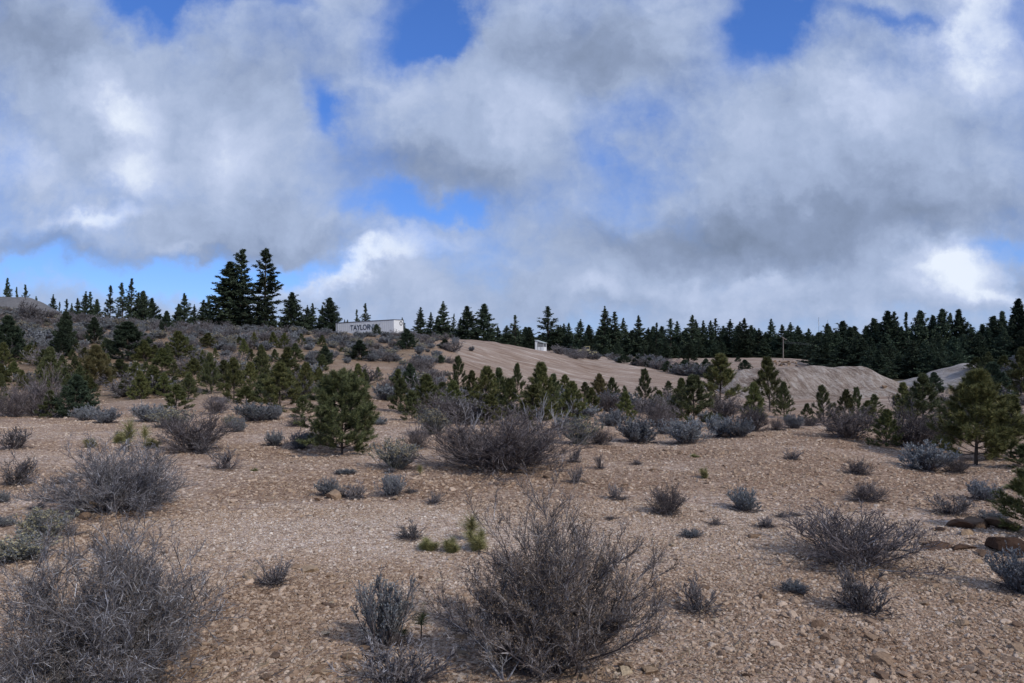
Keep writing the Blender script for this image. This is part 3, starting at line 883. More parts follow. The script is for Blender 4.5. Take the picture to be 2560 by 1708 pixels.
def seedling(rng, mat, kind, n=1, tall=0.7):
    tr = grow(rng, np.zeros((n, 3)), norm(np.stack([rng.normal(0, 0.5, n) * (n > 1), rng.normal(0, 0.5, n) * (n > 1), np.ones(n)], 1)), np.full(n, 0.5) * rng.uniform(0.6, 1, n), 5, 0.06, 0.1)
    S = tubes(*segs(tr, 0.009, 0.006), 6)
    C = []; D = []
    for t in (2, 3, 4, 5):
        if t < 5 - int(4 * tall): continue
        C.append(np.repeat(tr[:, t], 2, 0)); D.append(np.repeat(norm(tr[:, t] - tr[:, t - 1]), 2, 0))
    if tall <= 0.5: C = C[-2:]; D = D[-2:]
    N = tuft_needles(rng, np.concatenate(C), np.concatenate(D), 84, 0.21, 0.0030, 1.0)
    allv = N[0]
    top = allv[:, 2].max(); rx = np.percentile(np.abs(allv[:, :2]), 98)
    s_ = np.array([0.5 / rx, 0.5 / rx, 1 / top])
    protos.setdefault(kind, []).append([('stem', mesh_from('stem', [(S[0] * s_, S[1], 0)], [M['bark']])), ('needles', mesh_from('needles', [(N[0] * s_, N[1], 0)], [mat]))])


seedling(np.random.default_rng(250), M['needle_bright'], 'seedling', 1, 0.5)
seedling(np.random.default_rng(251), M['needle_bright'], 'seedling_low', 5, 0.9)
seedling(np.random.default_rng(252), M['needle_green'], 'seedling_dark', 1, 0.2)


def conifer(rng, kind, H=12.0, whorls=24, per=5, width=0.17, low=0.08, expo=0.75, droop=-0.05, up=0.0, clumps=4, nt=16, cs=0.42, gap=0.0, irregular=0.2, trunk_r=0.16, topz=0.22):
    tr = grow(rng, np.zeros((1, 3)), np.array([[0, 0, 1.0]]), np.array([H * 0.98]), 12, 0.012, 0.4)
    S = tubes(*segs(tr, trunk_r, 0.03), 8)
    B, C, D, Z = [], [], [], []
    lop = rng.uniform(0.75, 1.25, 8)
    for wi in range(whorls):
        h = low + (0.985 - low) * wi / (whorls - 1)
        prof = (1 - h) ** expo * min(1.0, 0.55 + (h - low) * 3)
        k = max(2, per + rng.integers(-1, 2))
        a = rng.uniform(0, 6.28) + np.arange(k) * 2 * math.pi / k + rng.normal(0, 0.3, k)
        keep = rng.uniform(0, 1, k) > gap
        if not keep.any(): keep[0] = True
        a = a[keep]; k = len(a)
        L = H * width * prof * rng.uniform(1 - irregular, 1 + irregular, k) * lop[(a / 0.7854).astype(int) % 8] + 0.12
        el = droop + (up - droop) * h + 0.9 * h ** 3 + rng.normal(0, 0.12, k)
        d = np.stack([np.cos(a) * np.cos(el), np.sin(a) * np.cos(el), np.sin(el)], 1)
        zi = np.clip(h * 12 + rng.uniform(-0.5, 0.5, k) * 12 / whorls, 0, 11.99); i0 = zi.astype(int); fz = (zi - i0)[:, None]
        st = tr[0, i0] * (1 - fz) + tr[0, i0 + 1] * fz
        p = grow(rng, st, d, L, 4, 0.09, 0.07)
        B.append(tubes(*segs(p, 0.05, 0.02), 3))
        for c_ in range(clumps):
            t = (0.25 + 0.75 * (c_ + rng.uniform(0, 1, k)) / clumps) * 4
            t = np.clip(t, 0, 3.999); i_ = t.astype(int); fr = (t - i_)[:, None]
            ar = np.arange(k)
            C.append(p[ar, i_] * (1 - fr) + p[ar, i_ + 1] * fr + rng.normal(0, 0.12, (k, 3)) * np.array([1, 1, 0.5]) * (0.3 + 0.7 * (1 - h)))
            D.append(norm(p[ar, i_ + 1] - p[ar, i_]))
            Z.append(np.full(k, topz + (1.07 - topz) * (1 - h) ** 0.8))
    C.append(tr[0, -1:]); D.append(np.array([[0, 0, 1.0]])); Z.append(np.array([0.3]))
    C = np.concatenate(C); D = np.concatenate(D); Z = np.concatenate(Z)
    c = np.repeat(C, nt, 0); d = np.repeat(D, nt, 0); z = np.repeat(Z, nt)[:, None] * cs
    base = c + rng.normal(size=c.shape) * z * np.array([0.35, 0.35, 0.22])
    dd = norm(d * 0.6 + norm(rng.normal(size=d.shape)) * 0.9)
    N = ribbons(base, base + dd * z * rng.uniform(0.6, 1.2, (len(c), 1)), (z * 0.24).ravel(), rng)
    top = N[0][:, 2].max(); rx = np.percentile(np.abs(N[0][:, :2]), 98)
    s_ = np.array([0.5 / rx, 0.5 / rx, 1 / top])
    g = lambda P: [(v * s_, q, 0) for v, q in P]
    protos.setdefault(kind, []).append([('trunk', mesh_from('trunk', g([S] + B), [M['bark']])), ('crown', mesh_from('crown', g([N]), [M['needle_dark']]))])


for s in range(3):
    conifer(np.random.default_rng(300 + s), 'fir', whorls=30, per=5, width=0.17, low=0.03, expo=0.75, clumps=4, nt=16, cs=0.48, gap=0.06, irregular=0.35, up=0.4)
for s in range(3):
    conifer(np.random.default_rng(310 + s), 'ponderosa', whorls=22, per=5, width=0.17, low=0.12, expo=0.55, droop=0.05, up=0.8, clumps=3, nt=20, cs=0.42, gap=0.30, irregular=0.45, topz=0.42)
conifer(np.random.default_rng(320), 'giant', H=18, whorls=30, per=5, width=0.135, low=0.10, expo=0.40, droop=0.0, up=0.35, clumps=4, nt=26, cs=0.50, gap=0.30, irregular=0.5, topz=0.5, trunk_r=0.24)
conifer(np.random.default_rng(321), 'giant_dense', H=18, whorls=34, per=7, width=0.18, low=0.03, expo=0.66, droop=0.0, up=0.4, clumps=5, nt=20, cs=0.56, gap=0.14, irregular=0.45, topz=0.45, trunk_r=0.24)
for s in range(2):
    conifer(np.random.default_rng(330 + s), 'bushy', H=11, whorls=24, per=6, width=0.25, low=0.03, expo=0.58, droop=0.1, up=0.8, clumps=5, nt=19, cs=0.46, gap=0.08, irregular=0.38, topz=0.38)

# ------------------------------------------------------------------ placing things
things = []           # (object, u, v_mid, size px, kind phrase, explicit label, group)
rnd = random.Random(5)

NAME = dict(bitter='bitterbrush', bitter_far='bitterbrush', sage='sagebrush', sage_far='sagebrush', rabbit='rabbitbrush', rabbit_far='rabbitbrush', sparse='bare_shrub', upright='upright_shrub',
            hero_centre='bitterbrush', hero_left='bitterbrush', hero_mid='bitterbrush', hero_silver='bitterbrush', dead='dead_branches', pine='young_pine', pine_big='young_pine', pine_olive='young_pine', pine_thin='young_pine',
            pine_dark='young_pine', pine_yellow='young_pine', pine_far='young_pine', seedling='pine_seedling', seedling_low='pine_seedling', seedling_dark='pine_seedling', fir='fir_tree', ponderosa='ponderosa_pine', giant='ponderosa_pine', giant_dense='fir_tree', bushy='pine_tree')
CAT = dict(bitterbrush='shrub', sagebrush='shrub', rabbitbrush='shrub', bare_shrub='shrub', upright_shrub='shrub', dead_branches='dead branches', young_pine='pine', pine_seedling='pine seedling', fir_tree='conifer', ponderosa_pine='conifer', pine_tree='conifer')
DESC = dict(bitter='bare grey-brown twiggy shrub', bitter_far='brownish bare shrub', sage='blue-grey sagebrush', sage_far='pale grey sagebrush', rabbit='rabbitbrush with cream seed heads', rabbit_far='rabbitbrush with pale seed heads',
            sparse='sparse dark leafless shrub', upright='upright pale wispy shrub', dead='bleached dead branches', pine='olive young pine', pine_thin='open-branched young pine', pine_dark='very dark young pine', pine_far='olive green young pine',
            pine_yellow='yellowed young pine', seedling='bright pine seedling', seedling_low='low bushy pine seedling', seedling_dark='dark pine seedling', fir='dark pointed conifer', ponderosa='open-crowned dark ponderosa', bushy='broad dark conifer', giant='giant pine', giant_dense='giant fir', pine_big='round pine', pine_olive='olive pine')
GROUP = dict(bitterbrush='bare bitterbrush bushes', sagebrush='sagebrush bushes', rabbitbrush='rabbitbrush with cream heads', bare_shrub='small bare shrubs on the gravel', upright_shrub='upright pale shrubs', dead_branches='bleached dead branches', young_pine='young pines below the hill', pine_seedling='pine seedlings',
             fir_tree='dark conifers on the skyline', ponderosa_pine='dark conifers on the skyline', pine_tree='dark conifers on the skyline')
CNT = {}


def put(kind, P, w, h, label=None, u=None, v=None, pxs=None, rot=None, lean=0.0):
    if kind in ('pine', 'pine_far', 'pine_thin'): w *= 0.92; h *= 1.05
    vs = protos[kind]
    i = CNT.get(kind, 0); CNT[kind] = i + 1
    pr = vs[i % len(vs)]
    nm = NAME[kind]
    rz = rnd.uniform(0, 6.28) if rot is None else rot
    tilt = (rnd.uniform(-0.03, 0.03), rnd.uniform(-0.03, 0.03) + lean, rz)
    if pr[0][0] is None:
        root = bpy.data.objects.new(nm, pr[0][1]); col.objects.link(root)
    else:
        root = bpy.data.objects.new(nm, None); col.objects.link(root)
        root.empty_display_size = 0.1
        for pn, me_ in pr:
            c = bpy.data.objects.new(pn, me_); c.parent = root; col.objects.link(c)
    root.location = P; root.rotation_euler = tilt; root.scale = (w, w, h)
    root['category'] = CAT[nm]; root['group'] = GROUP[nm]
    things.append([root, u, v, pxs, kind, label])
    return root


def plant(kind, u, vb, vt, wpx, label=None, **k):
    P = at(u, vb, k.pop('dmin', 0))
    if P is None: return None
    d = P.y
    P.z -= 0.015
    return put(kind, P, wpx / F * d, (vb - vt) / F * d, label, u, (vb + vt) / 2, vb - vt, **k)


def far(kind, u, d, vt, wpx, label=None, vb=None, **k):
    P = at_d(u, d)
    h = (EYE + (HOR - vt) / F * d) - P.z
    P.z -= 0.05
    vb_ = HOR + (EYE - P.z) / d * F
    return put(kind, P, wpx / F * d, h, label, u, vt + 20, vb_ - vt, **k)


# --- foreground and mid bushes placed one by one: kind, column, base row, top row, width, label
for a in [
    ('hero_centre', 1365, 1680, 1262, 445, 'largest dark brown twiggy bush in the near foreground, right of centre', ),
    ('hero_left', 275, 1750, 1325, 495, 'large silvery tangled bush filling the near left corner'),
    ('hero_mid', 1245, 1172, 1030, 345, 'wide low grey-brown bush with tangled dark base in the middle distance'),
    ('hero_silver', 288, 1278, 1105, 300, 'broad silvery and brown twiggy bush beside a broken bank of rocks on the left'),
    ('bitter', 2140, 1408, 1262, 300, 'wide bare grey bush just left of the dark rock outcrop'),
    ('bitter', 490, 1128, 1030, 155, 'dome-shaped dark bush behind the silvery bush, in front of cream rabbitbrush'),
    ('sage', 642, 1052, 1008, 90, 'low rounded grey sagebrush on open gravel left of the round pine'),
    ('sage', 685, 1050, 1015, 40, 'small rabbitbrush clump pressed against the low rounded sagebrush'),
    ('sparse', 563, 1172, 1110, 78, 'bare brown bush right of the silvery bush'),
    ('sparse', 508, 1135, 1090, 50, 'small silver bush at the foot of the dome-shaped dark bush'),
    ('sparse', 38, 1122, 1065, 78, 'bare round bush on pale gravel, upper one of two on the far left edge'),
    ('sparse', 35, 1213, 1135, 90, 'bare round bush on pale gravel, lower one of two on the far left edge'),
    ('sage', 685, 1115, 1077, 42, 'small grey bush alone on gravel left of the round pine'),
    ('sage', 752, 1122, 1080, 52, 'grey bush at the left foot of the round pine'),
    ('sage', 785, 1110, 1078, 42, 'low grey bush tucked under the round pine'),
    ('rabbit', 993, 1172, 1098, 100, 'rabbitbrush with cream top standing between the round pine and the wide dark bush'),
    ('bitter', 1040, 1120, 1058, 68, 'dark bare bush directly behind the cream-topped rabbitbrush'),
    ('rabbit', 1085, 1085, 1020, 75, 'cream rabbitbrush rising behind the left end of the wide dark bush'),
    ('bitter', 1110, 1060, 985, 120, 'dark bare thicket behind the wide dark bush'),
    ('sage', 820, 1240, 1193, 50, 'grey bush at the left end of the clump above the tan boulder'),
    ('sparse', 855, 1243, 1205, 36, 'wiry grey stems right behind the tan boulder'),
    ('sparse', 890, 1247, 1200, 60, 'brown bare bush right of the tan boulder'),
    ('sage', 980, 1240, 1185, 58, 'rounded grey sagebrush right above the flat brown rock'),
    ('sage', 865, 1184, 1170, 46, 'flat low grey sprig above the clump by the tan boulder'),
    ('sparse', 975, 1182, 1165, 26, 'tiny grey sprig at the foot of the cream-topped rabbitbrush'),
    ('sparse', 1028, 1233, 1213, 26, 'tiny dark sprig right of the rounded grey sagebrush'),
    ('sparse', 1087, 1259, 1222, 42, 'small dark shrub between the flat brown rock and the big foreground bush'),
    ('sparse', 1028, 1347, 1298, 62, 'small purple-brown shrub on pale gravel left of the pine seedlings'),
    ('sparse', 1440, 1207, 1160, 36, 'small grey shrub just below the right end of the wide dark bush'),
    ('sparse', 1434, 1156, 1112, 34, 'upright small shrub touching the right end of the wide dark bush'),
    ('sparse', 1498, 1172, 1126, 26, 'narrow upright shrub on open gravel right of the wide dark bush'),
    ('sparse', 1592, 1162, 1142, 22, 'tiny grey tuft right of the narrow upright shrub'),
    ('sparse', 1540, 1249, 1206, 36, 'small dark shrub on gravel above the big foreground bush'),
    ('sparse', 1553, 1249, 1240, 16, 'tiny sprig at the foot of a small dark shrub above the big foreground bush'),
    ('bitter', 1670, 1286, 1208, 80, 'round dark bare bush alone on open gravel, right of the big foreground bush'),
    ('sage', 1860, 1277, 1218, 66, 'round grey-brown bush on open gravel left of the bare bush by the outcrop'),
    ('sparse', 1788, 1313, 1286, 26, 'small pale sprig between two round bushes on open gravel'),
    ('sage', 1728, 1343, 1320, 44, 'flat grey tuft on open gravel right of the big foreground bush'),
    ('sparse', 1527, 1300, 1284, 14, 'tiny curled twig on gravel above the big foreground bush'),
    ('sparse', 1916, 1319, 1287, 40, 'small round grey shrub left of the wide bare bush'),
    ('sparse', 1955, 1294, 1274, 22, 'tiny sprig above the small round grey shrub'),
    ('sparse', 1988, 1290, 1275, 20, 'tiny sprig next to the upper left of the wide bare bush'),
    ('bitter', 2143, 1186, 1142, 64, 'low round bush on gravel below the dark bank, farther of two in line'),
    ('bitter', 2168, 1252, 1200, 84, 'low round bush right behind the wide bare bush, nearer of two in line'),
    ('sparse', 1980, 1149, 1118, 38, 'small forked grey shrub alone on the right-hand gravel'),
    ('sparse', 2378, 1286, 1233, 100, 'black wiry spreading shrub above the rock outcrop'),
    ('sage', 2455, 1250, 1202, 68, 'fine pale-stemmed bush above and right of the black wiry shrub'),
    ('sage', 2318, 1177, 1108, 118, 'pale blue sagebrush in front of the big olive pine on the right'),
    ('bitter', 2392, 1183, 1143, 52, 'brown bush right beside the pale blue sagebrush'),
    ('sage', 2482, 1299, 1275, 60, 'low grey brush above the boulders on the right edge'),
    ('sparse', 2168, 1530, 1412, 140, 'bare dark shrub with forked stems below the wide bare bush'),
    ('sage', 1985, 1480, 1448, 54, 'flat silver sprig left of the forked dark shrub'),
    ('sparse', 1748, 1530, 1438, 115, 'bare spiky shrub just right of the big foreground bush'),
    ('sparse', 685, 1462, 1388, 76, 'small spiky dark shrub on gravel between the two biggest bushes'),
    ('upright', 960, 1617, 1440, 125, 'upright pale wispy shrub standing left of the big foreground bush'),
    ('sage', 2553, 1482, 1375, 120, 'blue-grey bush cut by the right edge below the dark boulders'),
    ('rabbit', 105, 1345, 1268, 120, 'grey-green bush with faded cream tips behind the near left bush'),
    ('rabbit', 35, 1400, 1338, 150, 'cream-headed rabbitbrush on the left edge behind the near left bush'),
    ('sparse', 180, 1340, 1300, 34, 'small grey sprout at the foot of the rocky bank on the left'),
    ('sparse', 90, 1272, 1250, 36, 'faint small tuft on pale gravel left of the silvery bush'),
    ('sage', 12, 1315, 1288, 36, 'low grey tuft on pale gravel at the left edge'),
    ('sage', 5, 1256, 1225, 30, 'dark tuft half out of the left edge'),
    ('sparse', 165, 1208, 1178, 70, 'low brown brush left of the silvery bush'),
    ('rabbit', 1450, 1112, 1045, 82, 'grey-green bush with yellowish top, leftmost along the near gravel edge'),
    ('bitter', 1502, 1112, 1062, 66, 'short brown bush between two sagebrushes at the gravel edge'),
    ('sage', 1592, 1106, 1045, 108, 'full blue-grey sagebrush at the gravel edge left of centre of the row'),
    ('sage', 1715, 1110, 1048, 98, 'blue-grey sagebrush with low drooping skirt at the gravel edge'),
    ('bitter', 1665, 1085, 1032, 62, 'dark-based bush between the two full sagebrushes'),
    ('sage', 1800, 1092, 1040, 66, 'blue-grey sagebrush next to the tan rock at the gravel edge'),
    ('sage', 1850, 1093, 1045, 70, 'grey sagebrush right of the tan rock at the gravel edge'),
    ('bitter', 1885, 1078, 1012, 80, 'dark bare bush with visible stems at the crest left of the gap'),
    ('bitter', 1945, 1076, 1040, 36, 'small dark-stemmed bush at the crest'),
    ('sage', 1985, 1071, 1036, 44, 'round pale sagebrush at the crest in front of the dirt jump'),
    ('bitter', 2025, 1065, 1040, 42, 'low brown bush at the crest next to the round pale sagebrush'),
    ('sparse', 2075, 1079, 1062, 20, 'tiny stump of twigs at the crest below the black young pine'),
    ('bitter', 2120, 1096, 1015, 130, 'dark bare bush casting shade left of the forked young pine'),
    ('bitter', 2290, 1118, 1005, 170, 'large bare purple-grey bush left of the big olive pine'),
    ('bitter', 2360, 1100, 1030, 110, 'bare grey bush behind the pale blue sagebrush'),
    ('bitter', 1520, 1030, 978, 76, 'dark round bare bush among the young pines right of centre'),
    ('sage', 1530, 1066, 1025, 64, 'soft blue-grey bush in front of the dark round bare bush'),
    ('bitter', 1640, 1066, 1000, 90, 'purple-grey bare bush left of the wide open-branched pine'),
    ('bitter', 1672, 1020, 972, 60, 'silver-twigged bush behind the purple-grey bare bush'),
    ('bitter', 1810, 1050, 985, 90, 'brown bare bush at the foot of the tall olive pine'),
    ('sage', 1420, 1078, 1040, 70, 'low grey bush behind the right end of the wide dark bush'),
    ('bitter', 100, 1040, 925, 130, 'tall purple-grey bare bush in front of pines on the far left'),
    ('bitter', 30, 1042, 975, 80, 'bare twiggy bush at the left edge before the pines'),
    ('sage', 215, 1052, 1016, 54, 'grey-green sagebrush at the edge of the left gravel'),
    ('sage', 265, 1057, 1020, 62, 'blue-grey low sagebrush at the edge of the left gravel'),
    ('rabbit', 430, 1068, 1020, 90, 'cream-headed rabbitbrush behind the dome-shaped dark bush'),
    ('rabbit', 575, 1070, 1035, 36, 'cream-tipped sprays right of the dome-shaped dark bush'),
    ('sage', 595, 1080, 1045, 34, 'brown low bush right of the dome-shaped dark bush'),
    ('sage', 375, 1055, 1010, 70, 'grey bush between the low sagebrush and the cream rabbitbrush'),
    ('bitter', 540, 1035, 988, 58, 'upright dark grey bush on gravel below the pines'),
    ('bitter', 742, 1065, 1035, 52, 'low brown bush left behind the round pine'),
    ('bitter', 970, 985, 945, 54, 'dark grey bush right behind the round pine'),
    ('sage', 945, 1062, 1042, 40, 'pale low grass-like brush right of the round pine'),
    ('sparse', 1010, 1720, 1600, 230, 'low thin pale brush at the bottom edge left of the big foreground bush'),
    ('dead', 1262, 1700, 1580, 130, 'bleached forked dead stems at the foot of the big foreground bush'),
    ('dead', 1165, 1100, 992, 90, 'bleached dead branches rising behind the left of the wide dark bush'),
    ('dead', 1340, 1085, 990, 60, 'thin dead branches sticking up behind the wide dark bush'),
    ('dead', 1400, 1095, 985, 90, 'dead branches leaning right above the wide dark bush'),
]:
    plant(*a)

